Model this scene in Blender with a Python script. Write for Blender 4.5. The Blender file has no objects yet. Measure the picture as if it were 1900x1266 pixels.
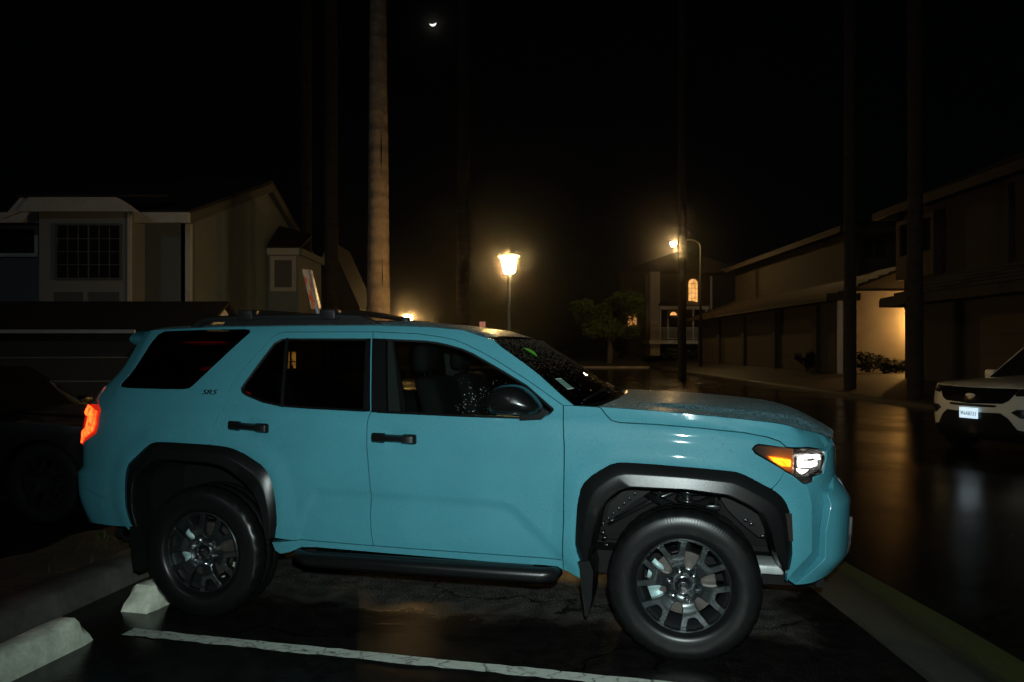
import bpy, bmesh, math, random, bisect
from mathutils import Vector, Matrix
from mathutils.geometry import delaunay_2d_cdt
R = math.radians
rnd = random.Random(7)
C = bpy.context.scene.collection
scene = bpy.context.scene

# ---------------------------------------------------------------- helpers
def link(o, parent=None):
    C.objects.link(o)
    if parent is not None: o.parent = parent
    return o
def tag(o, label=None, cat=None, group=None, kind=None):
    if label: o['label'] = label
    if cat: o['category'] = cat
    if group: o['group'] = group
    if kind: o['kind'] = kind
    return o
def thing(name, label, cat, loc=(0, 0, 0), rz=0., group=None):
    o = link(bpy.data.objects.new(name, None)); o.empty_display_size = .2
    o.location = loc; o.rotation_euler = (0, 0, rz)
    return tag(o, label, cat, group)
class MB:
    """collects faces, one material index per face"""
    def __init__(s): s.v = []; s.f = []; s.m = []; s.sm = []
    def add(s, vs, fs, m=0, smooth=False):
        b = len(s.v); s.v += [tuple(v) for v in vs]
        for f in fs: s.f.append([b + i for i in f]); s.m.append(m); s.sm.append(smooth)
        return s
    def box(s, x0, x1, y0, y1, z0, z1, m=0):
        v = [(x, y, z) for z in (z0, z1) for y in (y0, y1) for x in (x0, x1)]
        return s.add(v, [(0, 2, 3, 1), (4, 5, 7, 6), (0, 1, 5, 4), (2, 6, 7, 3), (0, 4, 6, 2), (1, 3, 7, 5)], m)
    def bbox(s, x0, x1, y0, y1, z0, z1, b=.01, m=0):
        """box with bevelled edges"""
        bm = bmesh.new()
        for z in (z0, z1):
            for y in (y0, y1):
                for x in (x0, x1): bm.verts.new((x, y, z))
        bm.verts.ensure_lookup_table()
        for f in [(0, 2, 3, 1), (4, 5, 7, 6), (0, 1, 5, 4), (2, 6, 7, 3), (0, 4, 6, 2), (1, 3, 7, 5)]: bm.faces.new([bm.verts[i] for i in f])
        bmesh.ops.bevel(bm, geom=list(bm.edges), offset=b, segments=2, profile=.5, affect='EDGES')
        bm.verts.index_update()
        s.add([v.co[:] for v in bm.verts], [[v.index for v in f.verts] for f in bm.faces], m, True); bm.free(); return s
    def prism(s, poly, y0, y1, axis='y', m=0):
        """polygon (a,b) extruded along axis: y -> (a,y,b); x -> (x,a,b); z -> (a,b,z)"""
        n = len(poly)
        def P(a, b, t): return {'y': (a, t, b), 'x': (t, a, b), 'z': (a, b, t)}[axis]
        v = [P(a, b, y0) for a, b in poly] + [P(a, b, y1) for a, b in poly]
        fs = [list(range(n)), list(range(2 * n - 1, n - 1, -1))] + [[i, i + n, (i + 1) % n + n, (i + 1) % n] for i in range(n)]
        return s.add(v, fs, m)
    def tube(s, pts, r, n=10, m=0, cap=True, smooth=True):
        pts = [Vector(p) for p in pts]; rs = r if isinstance(r, (list, tuple)) else [r] * len(pts)
        vs = []; fs = []; up = None
        for i, p in enumerate(pts):
            d = (pts[min(i + 1, len(pts) - 1)] - pts[max(i - 1, 0)]).normalized()
            if up is None:
                up = Vector((0, 0, 1)) if abs(d.z) < .9 else Vector((1, 0, 0))
            a = d.cross(up).normalized(); b = a.cross(d).normalized(); up = b
            for k in range(n):
                t = 2 * math.pi * k / n; vs.append(p + (a * math.cos(t) + b * math.sin(t)) * rs[i])
        for i in range(len(pts) - 1):
            for k in range(n):
                fs.append((i * n + k, i * n + (k + 1) % n, (i + 1) * n + (k + 1) % n, (i + 1) * n + k))
        s.add(vs, fs, m, smooth)
        if cap:
            b = len(s.v) - len(vs)
            s.f.append([b + k for k in range(n - 1, -1, -1)]); s.m.append(m); s.sm.append(False)
            s.f.append([b + (len(pts) - 1) * n + k for k in range(n)]); s.m.append(m); s.sm.append(False)
        return s
    def lathe(s, prof, n=32, axis='z', o=(0, 0, 0), m=0, smooth=True, disp=None):
        """profile of (radius, height)"""
        vs = []; fs = []
        for j, (r, h) in enumerate(prof):
            for k in range(n):
                t = 2 * math.pi * k / n
                rr, hh = (r, h) if disp is None else disp(j, k, r, h)
                a, b = rr * math.cos(t), rr * math.sin(t)
                p = (a, b, hh) if axis == 'z' else ((a, hh, b) if axis == 'y' else (hh, a, b))
                vs.append((p[0] + o[0], p[1] + o[1], p[2] + o[2]))
        for j in range(len(prof) - 1):
            for k in range(n):
                q = (j * n + k, j * n + (k + 1) % n, (j + 1) * n + (k + 1) % n, (j + 1) * n + k)
                fs.append(q if axis != 'y' else q[::-1])
        return s.add(vs, fs, m, smooth)
    def grid(s, fn, nu, nv, m=0, smooth=True, flip=False):
        vs = [fn(i / nu, j / nv) for i in range(nu + 1) for j in range(nv + 1)]
        fs = []
        for i in range(nu):
            for j in range(nv):
                q = (i * (nv + 1) + j, (i + 1) * (nv + 1) + j, (i + 1) * (nv + 1) + j + 1, i * (nv + 1) + j + 1)
                fs.append(q[::-1] if flip else q)
        return s.add(vs, fs, m, smooth)
    def build(s, name, mats, parent=None, autosmooth=None):
        me = bpy.data.meshes.new(name); me.from_pydata(s.v, [], s.f)
        for mt in (mats if isinstance(mats, (list, tuple)) else [mats]): me.materials.append(mt)
        me.polygons.foreach_set('material_index', s.m); me.polygons.foreach_set('use_smooth', s.sm)
        me.update(); me.validate()
        if autosmooth: 
            me.set_sharp_from_angle(angle=R(autosmooth))
        return link(bpy.data.objects.new(name, me), parent)
def text_mesh(name, txt, size, depth, mat, parent, mat4, width=None, shear=0.):
    cu = bpy.data.curves.new(name, 'FONT'); cu.body = txt; cu.size = size; cu.extrude = depth; cu.align_x = 'CENTER'; cu.align_y = 'CENTER'; cu.shear = shear
    cu.resolution_u = 3
    ob = bpy.data.objects.new(name + '_src', cu); C.objects.link(ob)
    dg = bpy.context.evaluated_depsgraph_get(); me = bpy.data.meshes.new_from_object(ob.evaluated_get(dg))
    bpy.data.objects.remove(ob)
    if width:
        xs = [v.co.x for v in me.vertices]; k = width / max(1e-6, max(xs) - min(xs))
        for v in me.vertices: v.co.x *= k
    me.transform(mat4); me.materials.clear(); me.materials.append(mat)
    return link(bpy.data.objects.new(name, me), parent)

# ---------------------------------------------------------------- materials
def mat(name, col=(.5, .5, .5), rough=.5, metal=0., spec=.5, coat=0., coat_rough=.03, emit=None, estr=0., noise=0., nscale=8., bump=0., bscale=60., bdist=.01, trans=0.):
    m = bpy.data.materials.new(name); m.use_nodes = True; nt = m.node_tree; N = nt.nodes; L = nt.links
    b = N['Principled BSDF']
    b.inputs['Base Color'].default_value = (*col, 1); b.inputs['Roughness'].default_value = rough; b.inputs['Metallic'].default_value = metal
    b.inputs['Specular IOR Level'].default_value = spec; b.inputs['Coat Weight'].default_value = coat; b.inputs['Coat Roughness'].default_value = coat_rough
    b.inputs['Transmission Weight'].default_value = trans
    if emit: b.inputs['Emission Color'].default_value = (*emit, 1); b.inputs['Emission Strength'].default_value = estr
    tc = N.new('ShaderNodeTexCoord')
    n1 = N.new('ShaderNodeTexNoise'); n1.inputs['Scale'].default_value = nscale; n1.inputs['Detail'].default_value = 8; n1.inputs['Roughness'].default_value = .65
    L.new(tc.outputs['Object'], n1.inputs['Vector'])
    rp = N.new('ShaderNodeMapRange'); rp.inputs['To Min'].default_value = 1 - noise; rp.inputs['To Max'].default_value = 1 + noise
    rp.inputs['From Min'].default_value = .3; rp.inputs['From Max'].default_value = .7
    L.new(n1.outputs['Fac'], rp.inputs['Value'])
    mx = N.new('ShaderNodeVectorMath'); mx.operation = 'SCALE'; mx.inputs[0].default_value = col
    L.new(rp.outputs['Result'], mx.inputs['Scale']); L.new(mx.outputs['Vector'], b.inputs['Base Color'])
    if bump:
        n2 = N.new('ShaderNodeTexNoise'); n2.inputs['Scale'].default_value = bscale; n2.inputs['Detail'].default_value = 6
        L.new(tc.outputs['Object'], n2.inputs['Vector'])
        bp = N.new('ShaderNodeBump'); bp.inputs['Strength'].default_value = bump; bp.inputs['Distance'].default_value = bdist
        L.new(n2.outputs['Fac'], bp.inputs['Height']); L.new(bp.outputs['Normal'], b.inputs['Normal'])
    return m
def emis(name, col, st, noise=0., nscale=30.):
    m = bpy.data.materials.new(name); m.use_nodes = True; N = m.node_tree.nodes; L = m.node_tree.links
    N.remove(N['Principled BSDF']); e = N.new('ShaderNodeEmission'); e.inputs['Color'].default_value = (*col, 1); e.inputs['Strength'].default_value = st
    if noise:
        tc = N.new('ShaderNodeTexCoord'); n1 = N.new('ShaderNodeTexNoise'); n1.inputs['Scale'].default_value = nscale
        L.new(tc.outputs['Object'], n1.inputs['Vector']); rp = N.new('ShaderNodeMapRange'); rp.inputs['From Min'].default_value = .35; rp.inputs['From Max'].default_value = .65
        rp.inputs['To Min'].default_value = st * (1 - noise); rp.inputs['To Max'].default_value = st * (1 + noise)
        L.new(n1.outputs['Fac'], rp.inputs['Value']); L.new(rp.outputs['Result'], e.inputs['Strength'])
    L.new(e.outputs[0], N['Material Output'].inputs['Surface']); return m
def glass(name, tint, refl=1., ior=1.5, rough=.0):
    m = bpy.data.materials.new(name); m.use_nodes = True; N = m.node_tree.nodes; L = m.node_tree.links
    N.remove(N['Principled BSDF']); t = N.new('ShaderNodeBsdfTransparent'); t.inputs['Color'].default_value = (*tint, 1)
    g = N.new('ShaderNodeBsdfGlossy'); g.inputs['Roughness'].default_value = rough; g.inputs['Color'].default_value = (refl, refl, refl, 1)
    fr = N.new('ShaderNodeFresnel'); fr.inputs['IOR'].default_value = ior; mx = N.new('ShaderNodeMixShader')
    L.new(fr.outputs[0], mx.inputs[0]); L.new(t.outputs[0], mx.inputs[1]); L.new(g.outputs[0], mx.inputs[2]); L.new(mx.outputs[0], N['Material Output'].inputs['Surface']); return m
M = {}
M['paint'] = mat('blue_grey_paint', (.060, .252, .312), .5, spec=.2, coat=.8, coat_rough=.025, noise=.03, nscale=3)
M['black_plastic'] = mat('black_textured_plastic', (.006, .0065, .0065), .30, spec=.42, noise=.1, bump=.25, bscale=500, bdist=.001)
M['gloss_black'] = mat('gloss_black', (.006, .006, .007), .12, coat=.5)
M['cavity'] = mat('dark_cavity', (.006, .006, .006), .7, spec=.2)
M['dark_metal'] = mat('dark_suspension_metal', (.07, .078, .078), .22, metal=.85, noise=.3, nscale=30)
M['lining'] = mat('dark_trim_lining', (.02, .02, .021), .8)
M['headliner'] = mat('grey_headliner', (.10, .10, .10), .9)
M['cloth'] = mat('grey_seat_cloth', (.020, .023, .023), .85, noise=.15, nscale=60)
M['rubber'] = mat('tyre_rubber', (.006, .0065, .0065), .33, spec=.38, noise=.2, nscale=15)
M['alloy'] = mat('dark_grey_alloy', (.100, .116, .118), .26, metal=.9, noise=.05, coat=.3)
M['barrel'] = mat('dark_wheel_barrel', (.03, .032, .033), .4, metal=.5)
M['rotor'] = mat('brake_rotor_steel', (.12, .105, .095), .4, metal=.7, noise=.2, nscale=20)
M['caliper'] = mat('pale_caliper', (.42, .60, .60), .45, metal=.1, noise=.2, nscale=25)
M['chrome'] = mat('chrome', (.7, .72, .73), .1, metal=1.)
M['silver'] = mat('bare_silver_metal', (.50, .53, .52), .45, metal=.25, noise=.2, nscale=20)
M['window'] = glass('door_glass', (.36, .40, .38))
M['privacy'] = glass('privacy_glass', (.20, .19, .18), refl=.8)
M['windshield'] = glass('windshield_glass', (.42, .45, .43), refl=.9)
M['amber'] = emis('turn_signal_amber', (1., .20, .006), 8., .45, 45)
M['lamp_white'] = emis('headlamp_white', (1., .96, .9), 7., .95, 70)
M['led_red'] = emis('tail_led', (1., .055, .008), 5., .6, 30)
M['red_lens'] = mat('red_lens', (.35, .012, .008), .1, coat=1., emit=(1, .03, .012), estr=.5)
M['grey_lens'] = mat('smoked_grey_lens', (.16, .12, .10), .2, coat=1.)
M['lens_black'] = mat('smoked_headlamp_housing', (.02, .017, .014), .15, coat=1., noise=.3, nscale=30)
M['droplet'] = mat('rain_water', (.34, .37, .37), .10, spec=.9, trans=.45)
M['concrete'] = mat('weathered_concrete', (.78, .82, .66), .8, noise=.4, nscale=6, bump=.5, bscale=40, bdist=.01)
M['kerb'] = mat('stained_kerb_concrete', (.10, .10, .085), .7, noise=.5, nscale=4, bump=.5, bscale=30, bdist=.01)
M['grass'] = mat('grass_blade', (.022, .045, .008), .6, noise=.3)
M['soil'] = mat('dark_soil', (.012, .011, .008), .9, noise=.4, nscale=10, bump=.6, bscale=20, bdist=.03)
M['leaf'] = mat('green_leaf', (.06, .15, .02), .45, noise=.3, nscale=3)
M['leaf_dark'] = mat('dark_foliage', (.014, .024, .008), .55, noise=.35, nscale=1.2)
M['bark'] = mat('tree_bark', (.14, .11, .08), .9, noise=.4, nscale=12, bump=.8, bscale=25, bdist=.03)
M['wall_blue'] = mat('blue_grey_stucco', (.135, .155, .165), .85, noise=.08, nscale=2, bump=.2, bscale=80)
M['wall_side'] = mat('side_wall_stucco', (.20, .245, .25), .85, noise=.10, nscale=1.5, bump=.3, bscale=60)  # house stucco again, colour offset against amber lamplight on this side
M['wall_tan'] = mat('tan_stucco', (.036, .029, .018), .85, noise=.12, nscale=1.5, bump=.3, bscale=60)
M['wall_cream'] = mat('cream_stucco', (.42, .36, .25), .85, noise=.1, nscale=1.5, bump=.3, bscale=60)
M['trim'] = mat('white_wood_trim', (.54, .54, .50), .6, noise=.1, nscale=4)
M['roof'] = mat('dark_roof_shingles', (.022, .02, .018), .8, noise=.4, nscale=6, bump=.6, bscale=20, bdist=.03)
M['tile'] = mat('ribbed_roof_tile', (.05, .038, .028), .45, noise=.3, nscale=6)
M['pane'] = mat('dark_window_pane', (.012, .014, .016), .06, spec=.7)
M['blind'] = mat('pale_curtain', (.14, .15, .15), .8, noise=.2, nscale=20)
M['garage_door'] = mat('garage_door_panel', (.055, .046, .032), .7, noise=.06, nscale=2)
M['lit_pane'] = emis('lit_window', (1., .47, .13), 1.1, .25, 2.)
M['lit_side'] = emis('lit_side_window', (1., .50, .09), 3.5, .6, 5.)
M['lit_dim'] = emis('dim_lit_window', (1., .42, .10), .35, .5, 3.)
M['steel'] = mat('galvanised_pole', (.16, .18, .18), .5, metal=.4, noise=.2)
M['darkpole'] = mat('dark_pole', (.03, .03, .03), .5)
M['white_paint'] = mat('white_car_paint', (.56, .58, .54), .4, coat=.9, coat_rough=.03, noise=.02)
M['black_paint'] = mat('black_car_paint', (.004, .004, .005), .35, coat=.6, coat_rough=.06)
M['plate'] = mat('glowing_plate', (.75, .85, .95), .5, emit=(.62, .85, 1.), estr=.95, noise=.15, nscale=9)  # emission stands in for the flash thrown back by the plate
M['plate_text'] = mat('plate_lettering', (.02, .07, .12), .5, emit=(.1, .35, .5), estr=.12)  # lettering is given a little of the plate's added glow
M['pinkish'] = mat('faded_red_sign', (.75, .32, .22), .5, emit=(1., .42, .30), estr=.28)  # slight emission in place of flash returned by the sign face

def palm_mat():
    m = mat('dim_palm_trunk', (.028, .021, .014), .9, noise=.3, nscale=5, bump=.7, bscale=30, bdist=.03); N = m.node_tree.nodes; L = m.node_tree.links
    b = N['Principled BSDF']; lk = b.inputs['Base Color'].links[0]; src = lk.from_socket
    tc = N.new('ShaderNodeTexCoord'); w = N.new('ShaderNodeTexWave'); w.bands_direction = 'Z'; w.inputs['Scale'].default_value = .62; w.inputs['Distortion'].default_value = 2.5; w.inputs['Detail'].default_value = 3
    L.new(tc.outputs['Object'], w.inputs['Vector'])
    r = N.new('ShaderNodeMapRange'); r.inputs['From Min'].default_value = 0; r.inputs['From Max'].default_value = .35; r.inputs['To Min'].default_value = .72
    L.new(w.outputs['Fac'], r.inputs['Value']); s = N.new('ShaderNodeVectorMath'); s.operation = 'SCALE'; L.new(src, s.inputs[0]); L.new(r.outputs['Result'], s.inputs['Scale']); L.new(s.outputs[0], b.inputs['Base Color'])
    return m
M['palm'] = palm_mat()
def sidewall_bump(m):
    N = m.node_tree.nodes; L = m.node_tree.links; b = N['Principled BSDF']
    tc = N.new('ShaderNodeTexCoord'); sp = N.new('ShaderNodeSeparateXYZ'); L.new(tc.outputs['Object'], sp.inputs[0])
    def mth(op, a, c=None):
        n = N.new('ShaderNodeMath'); n.operation = op
        for i, x in enumerate((a, c)):
            if x is None: continue
            if isinstance(x, (int, float)): n.inputs[i].default_value = x
            else: L.new(x, n.inputs[i])
        return n.outputs[0]
    ang = mth('ARCTAN2', sp.outputs['Z'], sp.outputs['X']); rad = mth('SQRT', mth('ADD', mth('POWER', sp.outputs['X'], 2), mth('POWER', sp.outputs['Z'], 2)))
    rib = mth('SINE', mth('MULTIPLY', ang, 150)); nz = N.new('ShaderNodeTexNoise'); nz.inputs['Scale'].default_value = 9; L.new(tc.outputs['Object'], nz.inputs['Vector']); k = mth('MULTIPLY', mth('MULTIPLY', mth('GREATER_THAN', rad, .330), mth('LESS_THAN', rad, .366)), mth('GREATER_THAN', nz.outputs['Fac'], .5))
    bp = N.new('ShaderNodeBump'); bp.inputs['Strength'].default_value = .12; bp.inputs['Distance'].default_value = .0008
    L.new(mth('MULTIPLY', rib, k), bp.inputs['Height']); L.new(bp.outputs[0], b.inputs['Normal'])
sidewall_bump(M['rubber'])

# geometry of the parking bay: the blue vehicle's own axes
A = R(13.3); CA, SA = math.cos(A), math.sin(A); OX, OY = 1.107, 4.855

def asphalt_mat():
    m = bpy.data.materials.new('wet_asphalt'); m.use_nodes = True; N = m.node_tree.nodes; L = m.node_tree.links; b = N['Principled BSDF']
    g = N.new('ShaderNodeNewGeometry'); mp = N.new('ShaderNodeMapping'); mp.vector_type = 'TEXTURE'
    mp.inputs['Location'].default_value = (OX, OY, 0); mp.inputs['Rotation'].default_value = (0, 0, -A); L.new(g.outputs['Position'], mp.inputs['Vector'])
    def noise(sc, det=6, src=g.outputs['Position'], ro=.6):
        n = N.new('ShaderNodeTexNoise'); n.inputs['Scale'].default_value = sc; n.inputs['Detail'].default_value = det; n.inputs['Roughness'].default_value = ro; L.new(src, n.inputs['Vector']); return n.outputs['Fac']
    def mth(op, a, c=None, d=None):
        n = N.new('ShaderNodeMath'); n.operation = op
        for i, x in enumerate((a, c, d)):
            if x is None: continue
            if isinstance(x, (int, float)): n.inputs[i].default_value = x
            else: L.new(x, n.inputs[i])
        return n.outputs[0]
    def rng(x, a, c, lo, hi):
        n = N.new('ShaderNodeMapRange'); n.interpolation_type = 'SMOOTHSTEP'; n.inputs[1].default_value = a; n.inputs[2].default_value = c; n.inputs[3].default_value = lo; n.inputs[4].default_value = hi; L.new(x, n.inputs[0]); return n.outputs[0]
    sp = N.new('ShaderNodeSeparateXYZ'); L.new(mp.outputs[0], sp.inputs[0]); u, v = sp.outputs['X'], sp.outputs['Y']
    wob = mth('MULTIPLY', mth('SUBTRACT', noise(2.2, 5), .5), .9)
    # the patch of asphalt that the parked vehicle has kept nearly dry
    du = mth('SUBTRACT', mth('ABSOLUTE', mth('ADD', u, 1.42)), 2.10); dv = mth('SUBTRACT', mth('ABSOLUTE', mth('ADD', v, .0)), .50)
    d = mth('ADD', mth('MAXIMUM', du, dv), wob); dry = rng(d, -.22, .14, 1, 0)
    fine = noise(95, 4, ro=.75); mid = noise(9, 8); big = noise(.55, 5)
    spk = rng(fine, .42, .66, .30, 2.6); vc = N.new('ShaderNodeTexVoronoi'); vc.feature = 'DISTANCE_TO_EDGE'; vc.inputs['Scale'].default_value = .8; ad = N.new('ShaderNodeVectorMath'); ad.operation = 'MULTIPLY_ADD'; nw = N.new('ShaderNodeTexNoise'); nw.inputs['Scale'].default_value = 3; nw.inputs['Detail'].default_value = 6; L.new(g.outputs['Position'], nw.inputs['Vector']); ad.inputs[1].default_value = (.5, .5, .5); L.new(nw.outputs['Color'], ad.inputs[0]); L.new(g.outputs['Position'], ad.inputs[2]); L.new(ad.outputs[0], vc.inputs['Vector'])
    spk = mth('MULTIPLY', spk, rng(vc.outputs['Distance'], .002, .012, .25, 1.)); col = mth('MULTIPLY', mth('MULTIPLY', spk, rng(mid, .3, .7, .6, 1.35)), mth('MULTIPLY_ADD', dry, .046, .0085))
    cb = N.new('ShaderNodeCombineColor'); L.new(col, cb.inputs[0]); L.new(mth('MULTIPLY', col, .99), cb.inputs[1]); L.new(mth('MULTIPLY', col, .90), cb.inputs[2]); L.new(cb.outputs[0], b.inputs['Base Color'])
    wet = rng(big, .34, .62, .22, .08); L.new(mth('ADD', mth('MULTIPLY', dry, .45), mth('ADD', wet, mth('MULTIPLY', mid, .08))), b.inputs['Roughness'])
    L.new(mth('MULTIPLY_ADD', dry, -.27, .27), b.inputs['Specular IOR Level'])
    bp = N.new('ShaderNodeBump'); bp.inputs['Strength'].default_value = .26; bp.inputs['Distance'].default_value = .010
    L.new(mth('ADD', mth('MULTIPLY', fine, .25), mth('MULTIPLY', noise(28, 5), .5)), bp.inputs['Height']); L.new(bp.outputs[0], b.inputs['Normal'])
    return m
M['asphalt'] = asphalt_mat()
def stripe_mat():
    m = bpy.data.materials.new('worn_road_paint'); m.use_nodes = True; N = m.node_tree.nodes; L = m.node_tree.links; b = N['Principled BSDF']
    g = N.new('ShaderNodeNewGeometry'); n1 = N.new('ShaderNodeTexNoise'); n1.inputs['Scale'].default_value = 7; n1.inputs['Detail'].default_value = 9; n1.inputs['Roughness'].default_value = .7
    vo = N.new('ShaderNodeTexVoronoi'); vo.feature = 'DISTANCE_TO_EDGE'; vo.inputs['Scale'].default_value = 7.5
    n3 = N.new('ShaderNodeTexNoise'); n3.inputs['Scale'].default_value = 9; n3.inputs['Detail'].default_value = 4
    ad = N.new('ShaderNodeMixRGB'); ad.inputs[0].default_value = .3; L.new(g.outputs['Position'], ad.inputs[1]); L.new(n3.outputs['Color'], ad.inputs[2]); L.new(ad.outputs[0], vo.inputs['Vector'])
    L.new(g.outputs['Position'], n1.inputs['Vector'])
    cr = N.new('ShaderNodeMapRange'); cr.inputs[1].default_value = .004; cr.inputs[2].default_value = .03; L.new(vo.outputs['Distance'], cr.inputs[0])
    wr = N.new('ShaderNodeMapRange'); wr.inputs[1].default_value = .30; wr.inputs[2].default_value = .42; L.new(n1.outputs['Fac'], wr.inputs[0])
    mu = N.new('ShaderNodeMath'); mu.operation = 'MULTIPLY'; L.new(cr.outputs[0], mu.inputs[0]); L.new(wr.outputs[0], mu.inputs[1])
    rp = N.new('ShaderNodeMixRGB'); rp.inputs[1].default_value = (.05, .05, .045, 1); rp.inputs[2].default_value = (.64, .69, .61, 1); L.new(mu.outputs[0], rp.inputs[0])
    n2 = N.new('ShaderNodeTexNoise'); n2.inputs['Scale'].default_value = 30; n2.inputs['Detail'].default_value = 5; L.new(g.outputs['Position'], n2.inputs['Vector'])
    mx = N.new('ShaderNodeMixRGB'); mx.blend_type = 'MULTIPLY'; mx.inputs[0].default_value = .5; L.new(rp.outputs[0], mx.inputs[1]); L.new(n2.outputs['Fac'], mx.inputs[2]); L.new(mx.outputs[0], b.inputs['Base Color'])
    b.inputs['Roughness'].default_value = .55
    bp = N.new('ShaderNodeBump'); bp.inputs['Strength'].default_value = .6; bp.inputs['Distance'].default_value = .006; L.new(mu.outputs[0], bp.inputs['Height']); L.new(bp.outputs[0], b.inputs['Normal'])
    return m
M['stripe'] = stripe_mat()
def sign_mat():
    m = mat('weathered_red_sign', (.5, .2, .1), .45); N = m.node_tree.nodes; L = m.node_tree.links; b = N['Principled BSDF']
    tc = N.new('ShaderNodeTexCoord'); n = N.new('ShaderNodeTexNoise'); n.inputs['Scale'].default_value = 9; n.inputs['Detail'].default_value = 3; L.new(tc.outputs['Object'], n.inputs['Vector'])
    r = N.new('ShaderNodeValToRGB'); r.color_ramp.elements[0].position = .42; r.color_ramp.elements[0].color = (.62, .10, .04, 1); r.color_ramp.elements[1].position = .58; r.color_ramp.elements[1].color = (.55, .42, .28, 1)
    L.new(n.outputs['Fac'], r.inputs[0]); L.new(r.outputs[0], b.inputs['Base Color']); L.new(r.outputs[0], b.inputs['Emission Color']); b.inputs['Emission Strength'].default_value = .10  # board glows faintly by itself instead of returning the flash
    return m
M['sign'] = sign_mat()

def wet_lens(name, sc=.07, tint=.9):
    """clear lens with a film of rain: mostly see-through, scatters a little of the lamp behind it"""
    m = bpy.data.materials.new(name); m.use_nodes = True; N = m.node_tree.nodes; L = m.node_tree.links; N.remove(N['Principled BSDF'])
    t = N.new('ShaderNodeBsdfTransparent'); t.inputs[0].default_value = (tint, tint, tint, 1); d = N.new('ShaderNodeBsdfTranslucent'); g = N.new('ShaderNodeBsdfGlossy'); g.inputs['Roughness'].default_value = .03
    a = N.new('ShaderNodeMixShader'); a.inputs[0].default_value = sc; L.new(t.outputs[0], a.inputs[1]); L.new(d.outputs[0], a.inputs[2])
    fr = N.new('ShaderNodeFresnel'); fr.inputs['IOR'].default_value = 1.45; b = N.new('ShaderNodeMixShader'); L.new(fr.outputs[0], b.inputs[0]); L.new(a.outputs[0], b.inputs[1]); L.new(g.outputs[0], b.inputs[2])
    L.new(b.outputs[0], N['Material Output'].inputs['Surface']); return m
M['lens'] = wet_lens('wet_headlamp_lens', .02); M['lens_amber'] = wet_lens('wet_turn_lens', .30); M['palm_lit'] = M['palm'].copy(); M['palm_lit'].name = 'lit_palm_trunk'
for n_ in M['palm_lit'].node_tree.nodes:
    if n_.type == 'VECT_MATH' and not n_.inputs[0].is_linked: n_.inputs[0].default_value = (.26, .19, .13)  # lit copy of the bark; the dark one holds night shade in its colour

M['brown_trim'] = mat('brown_fascia', (.04, .028, .016), .8, noise=.2)
def wet_paint():
    """paint covered in fine rain beads: their glints and dark rims put into the body colour"""
    m = mat('beaded_wet_paint', (.05, .28, .33), .5, spec=.3, coat=.25, coat_rough=.28); N = m.node_tree.nodes; L = m.node_tree.links; b = N['Principled BSDF']
    tc = N.new('ShaderNodeTexCoord'); v = N.new('ShaderNodeTexVoronoi'); v.inputs['Scale'].default_value = 105; L.new(tc.outputs['Object'], v.inputs['Vector'])
    n = N.new('ShaderNodeTexNoise'); n.inputs['Scale'].default_value = 80; n.inputs['Detail'].default_value = 3; L.new(tc.outputs['Object'], n.inputs['Vector'])
    n2 = N.new('ShaderNodeTexNoise'); n2.inputs['Scale'].default_value = 6; n2.inputs['Detail'].default_value = 4; L.new(tc.outputs['Object'], n2.inputs['Vector'])
    sp = N.new('ShaderNodeSeparateColor'); L.new(v.outputs['Color'], sp.inputs[0])
    a = N.new('ShaderNodeMath'); a.operation = 'MULTIPLY_ADD'; a.inputs[1].default_value = .55; L.new(sp.outputs[0], a.inputs[0]); L.new(n.outputs['Fac'], a.inputs[2])
    a2 = N.new('ShaderNodeMath'); a2.operation = 'MULTIPLY_ADD'; a2.inputs[1].default_value = .35; L.new(n2.outputs['Fac'], a2.inputs[0]); L.new(a.outputs[0], a2.inputs[2])
    r = N.new('ShaderNodeValToRGB'); e = r.color_ramp.elements; e[0].position = .62; e[0].color = (.008, .06, .08, 1); e[1].position = 1.25 if False else 1.0; e[1].color = (.30, .50, .56, 1)
    k = r.color_ramp.elements.new(.84); k.color = (.04, .19, .24, 1)
    L.new(a2.outputs[0], r.inputs[0]); L.new(r.outputs[0], b.inputs['Base Color'])
    bp = N.new('ShaderNodeBump'); bp.inputs['Strength'].default_value = .55; bp.inputs['Distance'].default_value = .002; L.new(a.outputs[0], bp.inputs['Height']); L.new(bp.outputs[0], b.inputs['Normal'])
    return m
M['wet_paint'] = wet_paint()
def bead_mat():
    m = bpy.data.materials.new('lamp_lit_rain_beads'); m.use_nodes = True; N = m.node_tree.nodes; L = m.node_tree.links; N.remove(N['Principled BSDF'])
    t = N.new('ShaderNodeBsdfRefraction'); t.inputs['Roughness'].default_value = .42; t.inputs['IOR'].default_value = 1.33; g = N.new('ShaderNodeBsdfGlossy'); g.inputs['Roughness'].default_value = .3; d = N.new('ShaderNodeBsdfTranslucent'); d.inputs[0].default_value = (.95, .93, .9, 1)
    a = N.new('ShaderNodeMixShader'); a.inputs[0].default_value = .45; L.new(t.outputs[0], a.inputs[1]); L.new(g.outputs[0], a.inputs[2]); b = N.new('ShaderNodeMixShader'); b.inputs[0].default_value = .45; L.new(a.outputs[0], b.inputs[1]); L.new(d.outputs[0], b.inputs[2])
    L.new(b.outputs[0], N['Material Output'].inputs['Surface']); return m
M['bead'] = bead_mat()

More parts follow.
